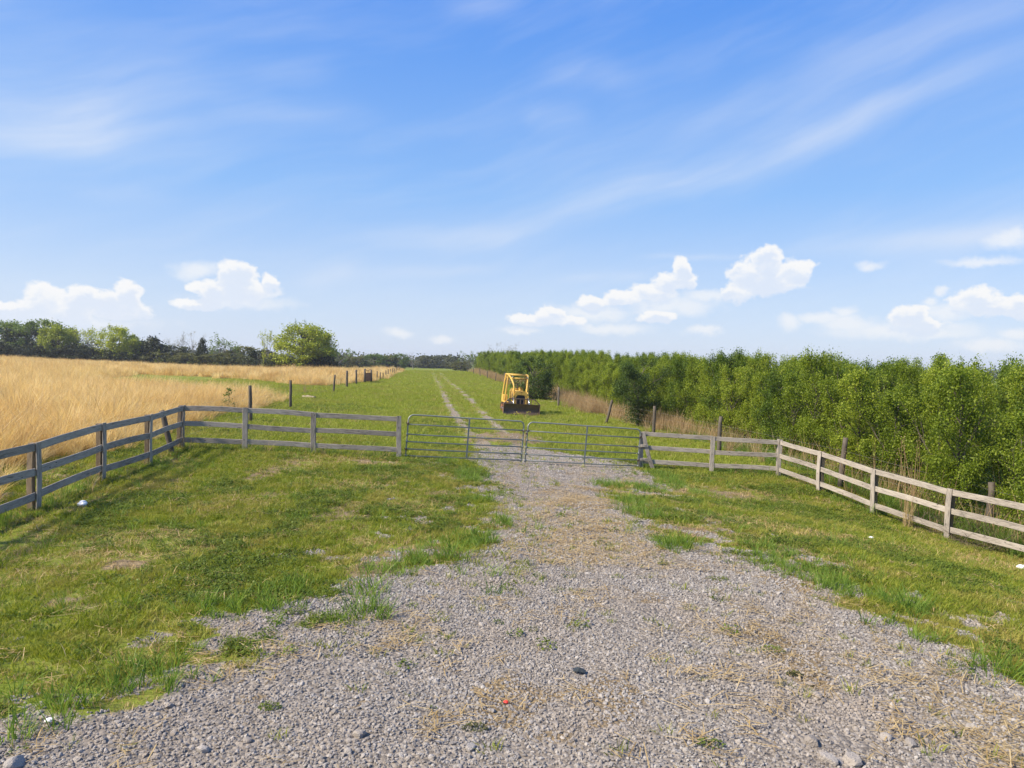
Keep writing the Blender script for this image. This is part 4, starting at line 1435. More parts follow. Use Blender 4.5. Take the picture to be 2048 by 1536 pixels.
ROWT = [
    ('leafy_tree', MD[0], 12, 644, 80, 182, 'green rounded tree at the left edge above the golden field'),
    ('cedar_tree', CB[0], 52, 656, 78, 172, 'dark broad cedar beside the green tree at the left edge'),
    ('leafy_tree', MD[1], 82, 641, 78, 172, 'mid green tall crown rising behind the dark cedars on the left'),
    ('leafy_tree', BR[0], 116, 651, 60, 168, 'yellow green tree between dark cedars on the left'),
    ('cedar_tree', CE[0], 98, 684, 40, 167, 'dark cedar in front of the yellow green tree on the left'),
    ('cedar_tree', CE[1], 145, 660, 44, 172, 'pointed dark cedar right of the yellow green tree'),
    ('leafy_tree', SP[0], 174, 656, 62, 169, 'thin yellow green tree with open crown right of pointed cedar'),
    ('bare_tree', SP[1], 206, 646, 56, 184, 'tall open tree with bare upper branches, left third of the tree line'),
    ('leafy_tree', BR[1], 238, 655, 70, 168, 'bright yellow green tree right of the tall open tree'),
    ('leafy_tree', BR[0], 262, 676, 36, 167, 'low bright green crown at the right foot of the yellow tree'),
    ('cedar_tree', CE[2], 306, 671, 62, 168, 'dark conical cedar standing alone against the sky'),
    ('cedar_tree', CE[0], 284, 682, 48, 170, 'lower dark cedar leaning on the conical cedar on its left'),
    ('leafy_tree', MD[0], 326, 690, 30, 178, 'small green crown just right of the conical cedar'),
    ('cedar_tree', CB[1], 346, 690, 56, 170, 'low rounded dark cedar under the bare grey trees'),
    ('bare_tree', BA[0], 356, 665, 46, 176, 'leafless grey brown tree, left one of two above the low cedar'),
    ('bare_tree', BA[1], 384, 665, 50, 178, 'leafless grey brown tree, right one of two above the low cedar'),
    ('cedar_tree', CE[1], 404, 678, 28, 168, 'narrow dark cedar right of the two leafless trees'),
    ('leafy_tree', SM[0], 442, 669, 76, 172, 'tree with thin green foliage on crooked branches'),
    ('leafy_tree', OL[0], 488, 693, 66, 176, 'olive green bushy tree left of the big yellow green tree'),
    ('cedar_tree', CB[0], 518, 699, 46, 150, 'dark rounded cedar left of the big yellow green tree'),
    ('cedar_tree', CB[1], 548, 704, 40, 146, 'dark low cedar at the left foot of the big tree'),
    ('leafy_tree', SP[0], 542, 663, 44, 142, 'light open tree leaning out left of the big tree'),
    ('leafy_tree', BR[2], 606, 648, 108, 138, 'big rounded yellow green tree, largest on the skyline'),
    ('leafy_tree', BR[0], 632, 664, 54, 141, 'greener right half crown of the big tree on the skyline'),
    ('leafy_tree', SM[1], 604, 640, 34, 141, 'small sprig crown poking out above the big tree'),
    ('leafy_tree', SM[0], 676, 692, 58, 215, 'thin light green tree right of the big tree'),
    ('leafy_tree', OL[1], 712, 712, 46, 240, 'olive bush right of the thin light green tree'),
    ('leafy_tree', MD[0], 748, 709, 48, 245, 'fresh green bush at the middle of the far hedge'),
    ('leafy_tree', OL[0], 778, 711, 40, 250, 'dull green bush left of the dark green bush in the far hedge'),
    ('leafy_tree', MD[1], 799, 708, 32, 250, 'dark green bush at the left end of the lane'),
    ('bare_tree', BA[0], 826, 705, 46, 262, 'bare brownish tree left of where the lane ends'),
    ('leafy_tree', FR[0], 852, 713, 44, 300, 'grey green tree above the end of the lane'),
    ('leafy_tree', FR[1], 882, 712, 46, 320, 'hazy grey green tree just right of the lane end'),
    ('leafy_tree', FR[0], 908, 714, 46, 310, 'low hazy bush between lane end and the young trees'),
    ('leafy_tree', SM[1], 938, 702, 40, 255, 'thin green tree above the far end of the young trees'),
    ('leafy_tree', SM[0], 958, 706, 30, 250, 'smaller thin green tree beside the one above the young trees'),
    ('bare_tree', BA[1], 994, 686, 46, 225, 'tan budding tree rising behind the young trees'),
    ('bare_tree', BA[0], 1021, 686, 40, 225, 'bare grey tree right of the tan budding tree'),
    ('leafy_tree', OL[1], 922, 722, 40, 220, 'olive bush at the right side of the lane end'),
    ('leafy_tree', SM[1], 1912, 712, 60, 110, 'pale thin tree top far behind the young trees on the right'),
]
for r_ in ROWT:
    px_tree(*r_[:6], r_[6])
# low dark bushes that close the tree line towards the field
rg = np.random.default_rng(77)
LOWB = [(-25, 690), (8, 682), (36, 690), (66, 694), (92, 690), (124, 696), (152, 688), (180, 694), (208, 700), (236, 704), (262, 706), (318, 704), (372, 706), (398, 712), (424, 708), (460, 706), (486, 712),
        (566, 712), (590, 716), (620, 714), (648, 712), (662, 708), (690, 716), (730, 720), (764, 720), (788, 722), (812, 720), (838, 722), (866, 724), (894, 724), (916, 726)]
for i, (u, vt) in enumerate(LOWB):
    d = 166 if u < 500 else (136 if u < 660 else 240 + 2.0 * max(0, min(u - 700, 40)))
    kit = (CB[i % 2] if u < 300 or (560 < u < 650) else OL[i % 2])
    px_tree('bush', kit, u, vt, 46 if u < 700 else 40, d, ('low dark bush at the foot of the far tree line, %s from the left' if u < 660 else 'low olive bush of the far hedge, %s from its left end') % (ORD + ['twenty-first', 'twenty-second'])[i if u < 660 else i - sum(q[0] < 660 for q in LOWB)], 'low bushes along the far tree line', 1.15)

# woods far behind, reading as one mass
def far_woods():
    g = np.random.default_rng(9)
    C = []
    for k in range(420):
        x = g.uniform(-420, 420)
        y = 430 + g.uniform(-25, 40) + .0004 * x * x * -.3
        h = g.uniform(5, 9.5) * (1 + .25 * vnoise(np.array([x * .02]), np.array([0.]), 3)[0])
        z0 = gz(x, y)
        n = 60
        a = g.uniform(0, 6.28, n)
        f = np.sqrt(g.uniform(0, 1, n))
        C.append(np.c_[x + np.cos(a) * f * 5, y + np.sin(a) * f * 3, z0 + h * g.uniform(.05, 1, n) * (1 - .3 * f)])
    C = np.concatenate(C)
    me = crown_mesh('distant_woods', C, 1.5, 'far_leaf', g, .2, .8)
    tag(link('distant_woods', me), 'distant low woods along the horizon', 'woods', None, 'stuff')
far_woods()

# ------------------------------------------------------------------ grass, gravel and straw
def spread(n, x0, x1, y0, y1, rng, power=1.0):
    x = rng.uniform(x0, x1, n)
    y = y0 + (y1 - y0) * rng.uniform(0, 1, n) ** power
    return x, y

def in_view(x, y, margin=90):
    return np.abs(x) < (1024 + margin) / F * y + 4.0      # a few metres beyond the frame on both sides

def std(x, y, rng, s0, s1, tilt=.12, extra=1.0, zoff=0.0):
    n = len(x)
    P = np.c_[x, y, height(x, y) + sdist_bump(x, y) + zoff]
    rot = np.c_[rng.normal(size=n) * tilt, rng.normal(size=n) * tilt, rng.uniform(0, 6.28, n)]
    s = rng.uniform(s0, s1, n) * extra
    return P, rot, np.c_[s, s, s * rng.uniform(.8, 1.25, n)]

def gravel():
    g = np.random.default_rng(301)
    kit = [rock_mesh('stone', 400 + i, 1 if i < 6 else 2, .62) for i in range(9)]
    X, Y = [], []
    for (n, y0, y1, hw) in [(135000, 3.4, 9.5, 8.5), (90000, 9.5, 15, 7.5), (36000, 15, 26, 4.5)]:
        x, y = spread(n, -hw, hw, y0, y1, g, 1.0)
        X.append(x); Y.append(y)
    x, y = spread(60000, -6, 5, 23, 60, g, 1.6)
    X.append(x); Y.append(y)
    x, y = np.concatenate(X), np.concatenate(Y)
    m = gravel_mask(x, y)
    keep = (g.uniform(0, 1, len(x)) < np.clip((m - .25) * 1.5, 0, 1) * (1 - .55 * straw_mask(x, y)) * np.clip(1.15 - 3.2 * (fbm(x, y, .6, 4, 29) - .5), .30, 1)) & in_view(x, y)
    x, y = x[keep], y[keep]
    n = len(x)
    P, rot, s = std(x, y, g, .019, .040, .5, (1 + .016 * y), 0.003)
    s *= np.exp(g.normal(size=n) * .22)[:, None]
    big = g.uniform(0, 1, n) < .02
    s[big] *= 1.7
    s[:, 2] *= .9
    scatter('gravel', kit, P, rot, s, g.integers(0, len(kit), n), 'loose grey crushed stone covering the drive', 'gravel')
gravel()

def lawn():
    g = np.random.default_rng(302)
    kit = [tuft(500 + i, 18, .06, .052, .007, .75, 'lawn_blade', 2, .5, .6) for i in range(5)]
    kit += [clover(510 + i, 46, .085, 'clover_leaf') for i in range(3)]
    kit += [tuft(515 + i, 14, .07, .045, .006, 1.0, 'straw_blade', 2, .5, .5) for i in range(2)]
    x, y = spread(215000, -11.5, 12, 2.5, 25.5, g, 1.0)
    gm = gravel_mask(x, y)
    pn = fbm(x, y, .55, 4, 131)
    edge = np.clip(.985 - .10 * np.exp(-np.abs(sdist(x, y, P_GRAVEL)) / .5), 0, 1)
    keep = (g.uniform(0, 1, len(x)) > np.minimum(gm * 1.35, edge)) & (g.uniform(0, 1, len(x)) > dirt_mask(x, y) * .85) & in_view(x, y)
    keep &= (g.uniform(0, 1, len(x)) < np.clip(.30 + 1.9 * (pn - .28), .22, 1)) & (x > -11.5)
    x, y, pn = x[keep], y[keep], pn[keep]
    n = len(x)
    P, rot, s = std(x, y, g, .55, 1.30, .18, 1 + .012 * y)
    s *= (.72 + .55 * fbm(x, y, 2.2, 3, 143))[:, None]
    cl = fbm(x, y, .8, 3, 141)
    idx = g.integers(0, 5, n)
    r = g.uniform(0, 1, n)
    idx = np.where(r < np.clip((cl - .52) * 5, 0.03, .6), g.integers(5, 8, n), idx)
    idx = np.where(g.uniform(0, 1, n) < np.clip((.53 - pn) * 3.4, .10, .6) + .3 * dirt_mask(x, y), g.integers(8, 10, n), idx)
    scatter('lawn_grass', kit, P, rot, s, idx, 'short uneven lawn grass and clover inside the fences', 'grass')
    # taller fresh grass towards the gravel edges
    kit = [tuft(530 + i, 20, .07, .16, .0085, .42, 'lush_blade', 3, .7, .5) for i in range(4)]
    x, y = spread(60000, -9, 10.5, 4.4, 24, g)
    gs = np.maximum(sdist(x, y, P_GRAVEL), sdist(x, y, P_PATCH))
    k = fbm(x, y, 1.1, 3, 151)
    pr = np.exp(-((gs + .35) / .45) ** 2) * np.clip((k - .47) * 5, 0, 1) + .03 * (gs < -.3) * (k > .45)
    keep = (g.uniform(0, 1, len(x)) < pr * .5) & in_view(x, y)
    x, y = x[keep], y[keep]
    P, rot, s = std(x, y, g, .55, 1.2, .1)
    scatter('tall_grass', kit, P, rot, s, g.integers(0, 4, len(x)), 'taller fresh green grass along the edges of the gravel', 'grass')
lawn()

def fence_grass():
    g = np.random.default_rng(312)
    kit = [tuft(590 + i, 18, .07, .20, .0085, .40, 'lush_blade', 3, .7, .5) for i in range(3)]
    kit += [tuft(596 + i, 12, .06, .24, .007, .40, 'straw_blade', 3, .7, .5) for i in range(2)]
    X, Y = [], []
    for o in (fl, fr):
        ps = [c.matrix_world.translation for c in o.children if c.name.startswith('post')]
        for q in ps:
            X.append(q.x + g.normal(size=9) * .16); Y.append(q.y + g.normal(size=9) * .14)
        for c in o.children:
            if c.name.startswith('rail') and g.uniform() < .45:
                q, d = c.matrix_world.translation, c.matrix_world.to_3x3() @ Vector((1, 0, 0))
                t = g.uniform(-1.1, 1.1, 16)
                X.append(q.x + d.x * t + g.normal(size=16) * .12); Y.append(q.y + d.y * t + g.normal(size=16) * .10)
    x, y = np.concatenate(X), np.concatenate(Y)
    P, rot, s = std(x, y, g, .5, 1.25, .12)
    idx = np.where(g.uniform(0, 1, len(x)) < .3, g.integers(3, 5, len(x)), g.integers(0, 3, len(x)))
    scatter('fence_grass', kit, P, rot, s, idx, 'unmown grass grown up along the foot of the board fences', 'grass')
bpy.context.view_layer.update()
fence_grass()

def lane():
    g = np.random.default_rng(303)
    kit = [tuft(540 + i, 18, .10, .10, .012, .5, 'lane_blade', 2, .5, .5) for i in range(4)]
    kit += [clover(550 + i, 60, .14, 'clover_leaf') for i in range(2)]
    kit += [tuft(555, 14, .10, .09, .010, .8, 'straw_blade', 2, .5, .5)]
    X, Y = [], []
    for (n, y0, y1) in [(42000, 20.5, 40), (26000, 40, 75), (22000, 75, 170)]:
        x, y = spread(n, -28, 16, y0, y1, g, 1.0)
        X.append(x); Y.append(y)
    x, y = spread(9000, -26, -8, 9, 60, g)
    X.append(x); Y.append(y)
    x, y = np.concatenate(X), np.concatenate(Y)
    gm = gravel_mask(x, y)
    keep = (g.uniform(0, 1, len(x)) > np.clip(gm * 1.2, 0, .97)) & (g.uniform(0, 1, len(x)) > dirt_mask(x, y) * .8) & in_view(x, y)
    keep &= (field_mask(x, y) < .8) & (x < right_line(y) + 2.5) & (x > left_line(y) - 26)
    rut = np.minimum(sdist(x, y, P_TL, False), sdist(x, y, P_TR, False))
    keep &= g.uniform(0, 1, len(x)) > .62 * np.exp(-(rut / (.30 + .0016 * y)) ** 2)
    gl_line = (y > 20.6 + (x + 3.3) * .17) | (x < -9.5)
    keep &= gl_line
    x, y = x[keep], y[keep]
    n = len(x)
    P, rot, s = std(x, y, g, .7, 1.3, .15, 1 + np.maximum(0, y - 22) * .011)
    s[:, 2] *= np.where(y > 60, .75, 1)
    idx = g.integers(0, 4, n)
    cl = fbm(x, y, .3, 3, 161)
    idx = np.where((g.uniform(0, 1, n) < np.clip((cl - .5) * 4, .03, .7)) & (y < 45), g.integers(4, 6, n), idx)
    idx = np.where(g.uniform(0, 1, n) < .03 + .3 * straw_mask(x, y), 6, idx)
    scatter('pasture_grass', kit, P, rot, s, idx, 'mown bright green pasture grass of the lane beyond the gates', 'grass')
lane()

def golden_field():
    g = np.random.default_rng(304)
    kit = [tuft(560 + i, 60, .15, .92, .012, .40, 'gold_blade', 4, .9, .42) for i in range(5)]
    kit += [tuft(570 + i, 60, .42, .80, .030, .30, 'gold_blade', 3, .8, .32) for i in range(3)]
    X, Y, I = [], [], []
    for (n, x0, x1, y0, y1, far) in [(13000, -34, -8.5, 9, 36, 0), (16000, -60, -9, 36, 66, 0), (13000, -95, -10, 62, 100, 1), (17000, -150, -16, 100, 166, 1)]:
        x, y = spread(n, x0, x1, y0, y1, g)
        X.append(x); Y.append(y); I.append(np.full(n, far))
    x, y, far = np.concatenate(X), np.concatenate(Y), np.concatenate(I)
    fm = field_mask(x, y)
    keep = (g.uniform(0, 1, len(x)) < np.clip(fm * .8 + .35, 0, 1) ** 1.3) & in_view(x, y, 260)
    x, y, far, fm = x[keep], y[keep], far[keep], fm[keep]
    n = len(x)
    P, rot, s = std(x, y, g, .72, 1.12, .10)
    # the wind has laid the stalks over to the right
    rot[:, 1] += .20 + .34 * (fbm(x, y, .22, 3, 171) - .5) * 2
    rot[:, 0] += .30 * (fbm(x, y, .22, 3, 173) - .5) * 2
    rot[:, 2] = g.uniform(0, 6.28, n)
    hv = .52 + .52 * fbm(x, y, .10, 3, 181) + .42 * fbm(x, y, .55, 3, 183)
    s *= (hv * np.clip(.68 + fm * .16, .6, 1))[:, None]
    s *= np.where(g.uniform(0, 1, n) < .3, 1.16, .90)[:, None]
    idx = np.where(far > 0, g.integers(5, 8, n), g.integers(0, 5, n))
    scatter('golden_grass', kit, P, rot, s, idx, 'tall dry golden grass filling the field on the left', 'grass')
golden_field()

def right_weeds():
    g = np.random.default_rng(305)
    kit = [tuft(580 + i, 34, .16, .85, .011, .28, 'tan_blade', 3, .6, .4) for i in range(3)]
    kit += [tuft(585 + i, 26, .14, .42, .013, .42, 'lush_blade', 3, .8, .5) for i in range(3)]
    kit += [tuft(590 + i, 7, .10, 1.35, .012, .14, 'tan_blade', 3, .4, .35) for i in range(2)]
    n = 3000
    y = 14 + 150 * g.uniform(0, 1, n) ** 1.7
    off = g.normal(size=n) * .65
    x = right_line(y) + .7 + off * np.where(y < 26, .6, 1)
    x = np.where(y > 50, x - .9, x)
    inside = (y < 23.6) & (x < 8.75 + (23.4 - y) * .297 + .25)
    keep = ~inside
    x, y, off = x[keep], y[keep], off[keep]
    n = len(x)
    P, rot, s = std(x, y, g, .7, 1.15, .12)
    tan = np.clip(.04 + .04 * (y - 24), .04, .85) * np.clip(.4 + 1.4 * (fbm(x, y, .2, 3, 191)), .3, 1.2)
    idx = np.where(g.uniform(0, 1, n) < tan, g.integers(0, 3, n), g.integers(3, 6, n))
    idx = np.where(g.uniform(0, 1, n) < .07, g.integers(6, 8, n), idx)
    scatter('verge_weeds', kit, P, rot, s, idx, 'dry tan weeds and rough grass along the foot of the young trees', 'weeds')
right_weeds()

def straw():
    g = np.random.default_rng(306)
    def stem(seed, L):
        q = np.random.default_rng(seed)
        V, Q, t = [], [], []
        for k in range(6):
            a = q.uniform(0, 6.28)
            l = L * q.uniform(.5, 1.3)
            cx, cy = q.normal(size=2) * L * .5
            d = np.array([math.cos(a), math.sin(a), q.normal() * .05])
            w = np.array([-d[1], d[0], 0]) * .0032
            c = np.array([cx, cy, q.uniform(.012, .03)])
            j = len(V)
            V += [c - d * l / 2 - w, c - d * l / 2 + w, c + d * l / 2 + w, c + d * l / 2 - w]
            t += [q.uniform()] * 4
            Q.append((j, j + 1, j + 2, j + 3))
        me = fast_mesh('straw', V, Q, None, t)
        me.materials.append(MATS['straw_blade'])
        return me
    kit = [stem(600 + i, .11 + .03 * i) for i in range(4)]
    x, y = spread(42000, -8, 9.5, 4, 23.5, g)
    m = gravel_mask(x, y)
    k = fbm(x, y, 1.5, 4, 201)
    pr = straw_mask(x, y) * .40 + np.clip((k - .57) * 1.4, 0, .22) + .012
    keep = (g.uniform(0, 1, len(x)) < pr * np.where(m > .5, 1, .8)) & in_view(x, y)
    x, y = x[keep], y[keep]
    P, rot, s = std(x, y, g, .6, 1.4, .05, 1.0, .012)
    s[:, 2] = s[:, 0]
    scatter('straw_litter', kit, P, rot, s, g.integers(0, 4, len(x)), 'bits of dry straw lying on the gravel and lawn', 'straw')
straw()

# ------------------------------------------------------------------ single things on the ground
def place(u, v, dz=0.0):
    x, y = ground(u, v)
    return Vector((x, y, gz(x, y) + dz))

# grass tufts growing in the gravel
TUFTS = [(1435, 1160, .16, 'clover_leaf', 'small dark green weed on the right half of the gravel'),
         (905, 1120, .30, 'lush_blade', 'large bright green grass clump at the left gravel edge'),
         (985, 1150, .20, 'lush_blade', 'thin grass clump just right of the large bright clump'),
         (985, 1188, .22, 'lush_blade', 'sparse grass clump with a pale leaf, alone on the gravel'),
         (735, 1185, .30, 'lush_blade', 'grass clump on the left gravel edge, upper of two'),
         (735, 1230, .28, 'lush_blade', 'grass clump on the left gravel edge, lower of two'),
         (1545, 1302, .14, 'clover_leaf', 'low mossy weed on the right part of the gravel'),
         (540, 1418, .10, 'clover_leaf', 'flat small weed at the lower left of the gravel'),
         (1588, 1352, .08, 'olive_leaf', 'tiny olive weed below the low mossy weed'),
         (1420, 1492, .12, 'clover_leaf', 'small green weed near the bottom edge of the gravel'),
         (950, 1460, .11, 'olive_leaf', 'yellowish small weed low on the gravel centre'),
         (1325, 1130, .09, 'clover_leaf', 'tiny dark weed near the upper right of the gravel'),
         (1350, 1098, .26, 'lush_blade', 'broad bright grass clump at the right gravel corner'),
         (1810, 1222, .28, 'lush_blade', 'bright grass clump on the right gravel edge, upper'),
         (1990, 1345, .30, 'lush_blade', 'bright grass clump on the right gravel edge near the picture side'),
         (1260, 972, .24, 'lush_blade', 'green grass clump on gravel in front of the right gate'),
         (600, 1225, .14, 'clover_leaf', 'leafy green weed on the gravel patch at left')]
for i, (u, v, h, mat, lab) in enumerate(TUFTS):
    if mat == 'lush_blade':
        big = .26 if h > .25 else .12
        me = tuft(700 + i, 90 if h > .25 else 26, big, h, .011, .45, mat, 3, .7, .5, name='grass_tuft')
    else:
        g = np.random.default_rng(720 + i)
        n = 150
        a, rr = g.uniform(0, 6.28, n), h * np.sqrt(g.uniform(0, 1, n))
        C = np.c_[rr * np.cos(a), rr * np.sin(a) * .6, .012 + g.uniform(0, 1, n) * .07 * (1 - rr / h * .8)]
        me = crown_mesh('weed', C, .022, mat, g, .8, .5)
    o = link('grass_tuft' if mat == 'lush_blade' else 'weed', me)
    o.location = place(u, v)
    tag(o, lab, 'grass' if mat == 'lush_blade' else 'weed', 'plants growing in the gravel')

# larger stones
ROCKS = [(1630, 1385 + 8, .15, 'flat pale stone, the widest one right of the gravel centre'), (1655, 1522, .17, 'large rounded stone at the bottom edge, left of a pair'),
         (1703, 1524, .17, 'large rounded stone at the bottom edge, right of a pair'), (1625, 1487, .15, 'pale angular stone above the pair at the bottom edge'),
         (1773, 1478, .11, 'upright grey stone at the lower right of the gravel'), (1822, 1490, .13, 'broad grey stone right of the upright grey stone'),
         (1620, 1371, .10, 'pale thin flat stone right of centre'), (720, 1470, .12, 'dusty grey stone at the lower left centre of the gravel'), (405, 1503, .11, 'grey stone in the lower left gravel, biggest of a cluster'),
         (338, 1413, .09, 'grey stone at the grass edge on the lower left'), (495, 1482, .09, 'pale stone right of the lower left cluster'), (30, 1530, .15, 'big stone at the bottom left corner'), (940, 1497, .11, 'half buried pale stone at the bottom centre')]
for i, (u, v, s, lab) in enumerate(ROCKS):
    o = link('rock', rock_mesh('rock', 800 + i, 3, .62, 'stone', .5))
    o.location = place(u, v, s * .10)
    o.rotation_euler = (random.gauss(0, .15), random.gauss(0, .15), random.uniform(0, 6))
    o.scale = (s, s, s)
    tag(o, lab, 'stone', 'larger stones lying in the gravel')

def crumpled(name, u, v, size, mat, label, cat, flat=.6, seed=1, dz=.02, zr=0.0):
    import bmesh
    g = np.random.default_rng(seed)
    bm = bmesh.new()
    bmesh.ops.create_icosphere(bm, subdivisions=3, radius=.5)
    for vtx in bm.verts:
        k = 1 + .35 * (vnoise(np.array([vtx.co.x * 4 + seed]), np.array([vtx.co.y * 4 + vtx.co.z * 3]), seed)[0] - .5) + g.normal() * .05
        vtx.co *= k
        vtx.co.z *= flat
        vtx.co.y *= .8
    me = bpy.data.meshes.new(name)
    bm.to_mesh(me)
    bm.free()
    me.materials.append(MATS[mat])
    o = link(name, me)
    o.location = place(u, v, dz)
    o.scale = (size, size, size)
    o.rotation_euler.z = zr
    return tag(o, label, cat, None)

crumpled('crumpled_paper', 165, 1016, .17, 'white_plastic', 'crumpled white paper lying on the lawn by the left fence', 'litter', .7, 3, .08)
crumpled('plastic_scrap', 1742, 1081, .10, 'white_plastic', 'small white scrap on the lawn near the right fence', 'litter', .6, 4, .06)
crumpled('plastic_bag', 2046, 1141, .22, 'white_plastic', 'white plastic bag at the right picture edge below the fence', 'litter', .5, 5, .06)
crumpled('red_scrap', 1012, 1410, .045, 'red_plastic', 'tiny bright red scrap lying on the gravel', 'litter', .6, 6, .03)
crumpled('plastic_scrap', 98, 1450, .06, 'white_plastic', 'pale scrap in the grass at the lower left', 'litter', .5, 8, .04)
# folded black plastic piece
def black_piece():
    o_ = place(1158, 1347, .03)
    mb = MB()
    pts = [(-.085, -.03, .0), (-.02, -.055, .012), (.07, -.05, -.012), (.095, .01, .0), (.05, .05, .012), (-.02, .055, .03), (-.07, .03, .012), (0, 0, .045)]
    b = [Vector(p_) for p_ in pts]
    mb.v = b + [p_ - Vector((0, 0, .006)) for p_ in b]
    for k in range(7):
        k2 = (k + 1) % 7
        mb.f.append([k, k2, 7])
        mb.f.append([k2 + 8, k + 8, 15])
        mb.f.append([k, k + 8, k2 + 8, k2])
    o = mb.build('plastic_piece', 'black_plastic')
    o.location = o_
    o.scale = (.72, .72, .6)
    tag(o, 'folded black plastic piece lying on the gravel', 'litter')
black_piece()

# log and pale stick lying in the pasture
def log(name, u, v, L, r, ang, mat, label):
    g = np.random.default_rng(int(u))
    pts = [((k / 5 - .5) * L, g.normal() * r * .2, g.normal() * r * .15) for k in range(6)]
    o = MB().tube(pts, [r * (1 + g.normal() * .08) for _ in pts], 9).build(name, mat, None, True)
    o.location = place(u, v, r * .75)
    o.rotation_euler.z = ang
    tag(o, label, 'log')
log('log', 618, 797, 1.05, .11, R(-25), 'log_wood', 'pale weathered log lying in the grass left of the lane')
log('fallen_pole', 1096, 804, 1.5, .05, R(-8), 'log_wood', 'pale pole lying in the grass right of the bulldozer')

# dead weeds: tall stalks and brush by the right fence, and small plants
def stalks(name, u, d, n, h, spreadx, label, mat='tan_blade', seed=1, w=.012, lean=.16, brush=0, off=(0, 0), seedheads=True):
    g = np.random.default_rng(seed)
    x = (u - 1024) / F * d + off[0]
    root = thing(name, (x, d + off[1], gz(x, d + off[1])), label, 'dry weeds')
    segs = []
    heads = []
    for k in range(n):
        bx, by = g.normal() * spreadx, g.normal() * spreadx * .6
        L = h * g.uniform(.55, 1.1)
        dx, dy = g.normal() * lean, g.normal() * lean
        p0, p1, p2 = np.array([bx, by, -.03]), np.array([bx + dx * L * .4, by + dy * L * .4, L * .5]), np.array([bx + dx * L * 1.1, by + dy * L, L])
        segs.append(([p0, p1, p2], [w * .5, w * .4, w * .15]))
        if seedheads and L > .8 * h:
            q = g.normal(size=(14, 3)) * np.array([.03, .03, .09]) + p2 - np.array([0, 0, .08])
            heads.append(q)
    for k in range(brush):
        p0 = np.array([g.normal() * spreadx, g.normal() * spreadx * .5, .0])
        a = g.uniform(0, 6.28)
        L = g.uniform(.4, 1.0)
        dd = np.array([math.cos(a), math.sin(a) * .6, g.uniform(.1, .9)]) * L
        segs.append(([p0, p0 + dd * .5 + g.normal(size=3) * .05, p0 + dd + np.array([0, 0, -.15 * L])], [.004, .003, .0015]))
    st = link('stems', tubes_mesh('stems', segs, mat, 3), root)
    at_ = st.data.attributes.new('tint', 'FLOAT', 'POINT')
    at_.data.foreach_set('value', np.repeat(g.uniform(0, 1, len(segs)), 9)[:len(st.data.vertices)].astype(np.float32))
    if heads:
        link('seed_heads', crown_mesh('seed_heads', np.concatenate(heads), .035, mat, g, .1, .4), root)
    return root
stalks('dry_weeds', 1835, 18.9, 16, 2.1, .16, 'tall pale dry weed stalks standing behind the right fence', 'tan_blade', 61, .020, .09, 0, (.10, .14))
stalks('dry_weeds', 1705, 21.5, 9, 1.5, .28, 'short dry stalks beside the post behind the right fence', 'tan_blade', 62, .014, .2, 0, (.15, .2))
stalks('dry_weeds', 1960, 16.4, 14, .9, .45, 'tangle of grey brown brush behind the right fence near the edge', 'twig', 63, .007, .5, 170, (.4, .1), False)
stalks('dry_weeds', 1860, 18.0, 14, .9, .40, 'tangle of thin dead twigs behind the right fence, beside the tall stalks', 'twig', 64, .007, .45, 110, (.4, .2), False)
stalks('dry_weeds', 1826, 18.15, 46, .85, .07, 'bundle of straw coloured grass hanging through the right fence rails', 'straw_blade', 65, .007, .12, 0, (0, 0), False)
stalks('dry_weeds', 368, 20.1, 24, .75, .16, 'dry grass stems gathered at the left fence corner', 'straw_blade', 66, .007, .2, 0, (0, -.1), False)
stalks('dry_weeds', 616, 52, 12, 1.4, .35, 'small leafless pale shrub standing in the pasture', 'tan_blade', 67, .018, .22, 30, (0, 0), False)
stalks('dry_weeds', 1610, 22.6, 12, 1.1, .35, 'dry stalks at the right fence corner', 'tan_blade', 68, .009, .2, 0, (.6, .2), False)

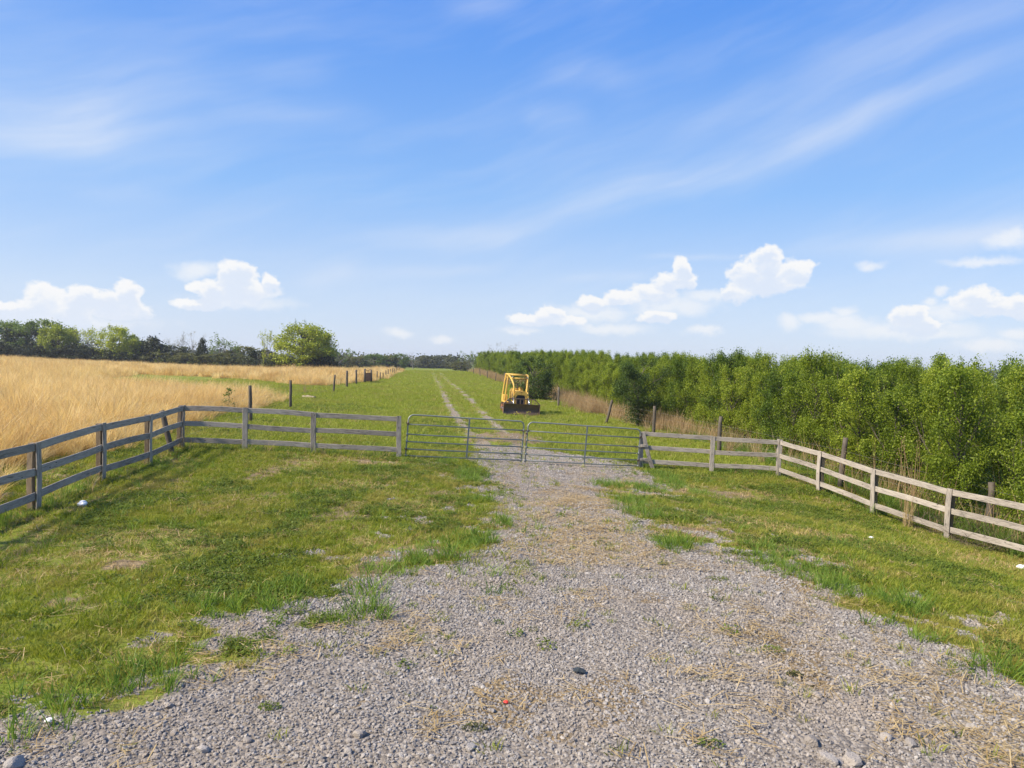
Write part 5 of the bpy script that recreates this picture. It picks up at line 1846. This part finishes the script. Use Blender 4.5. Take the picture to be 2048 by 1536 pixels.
def sapling(u, d, h, w, mat, label, seed):
    g = np.random.default_rng(seed)
    x = (u - 1024) / F * d
    root = thing('sapling', (x, d, gz(x, d)), label, 'plant')
    segs, tips = [], []
    grow(g, (0, 0, -.02), (0, 0, 1), h * .8, .02, 0, segs, tips, .5, (1, 1), 0, .05)
    C = []
    for k in range(26):
        z = g.uniform(.25, 1)
        a = g.uniform(0, 6.28)
        rr = w * .5 * (1.1 - z)
        C.append(np.array([rr * math.cos(a), rr * math.sin(a), z * h]) + g.normal(size=(9, 3)) * .05)
    link('trunk', tubes_mesh('trunk', segs, 'bark', 5), root)
    link('crown', crown_mesh('crown', np.concatenate(C), .09, mat, g, .3, .5), root)
sapling(458, 33, 1.15, .7, 'mid_leaf', 'small green sapling standing in the golden grass behind the fence corner', 71)
sapling(316, 150, 4.0, 2.2, 'bright_leaf', 'tiny bright green sapling in front of the dark cedar line', 72)

# yellow flowers in front of the blade
for i, (u, v) in enumerate([(1033, 838), (1055, 836)]):
    root = thing('flowering_weed', place(u, v), ['yellow flowering weed in front of the blade, left one', 'yellow flowering weed in front of the blade, right one'][i], 'plant', 'yellow flowering weeds by the bulldozer')
    g = np.random.default_rng(90 + i)
    link('stems', tuft(730 + i, 16, .10, .34, .012, .25, 'lush_blade', 3, .5, .4, name='stems'), root)
    link('flower_heads', crown_mesh('flower_heads', g.normal(size=(16, 3)) * np.array([.12, .1, .05]) + np.array([0, 0, .36]), .05, 'petal_yellow', g, .6, .8), root)

# ------------------------------------------------------------------ the air
def haze(density):
    m = bpy.data.materials.new('haze')
    m.use_nodes = True
    t = m.node_tree
    t.nodes.clear()
    o = t.nodes.new('ShaderNodeOutputMaterial')
    v = t.nodes.new('ShaderNodeVolumePrincipled')
    v.inputs['Color'].default_value = (0.86, 0.91, 1.0, 1)
    v.inputs['Density'].default_value = density
    v.inputs['Anisotropy'].default_value = 0.2
    t.links.new(v.outputs[0], o.inputs['Volume'])
    MATS['haze'] = m
    b = MB().box((0, 2300, 4), (6200, 5600, 30)).build('haze', 'haze')
    tag(b, 'thin pale haze in the air over the fields', 'haze', None, 'stuff')
haze(0.00028)
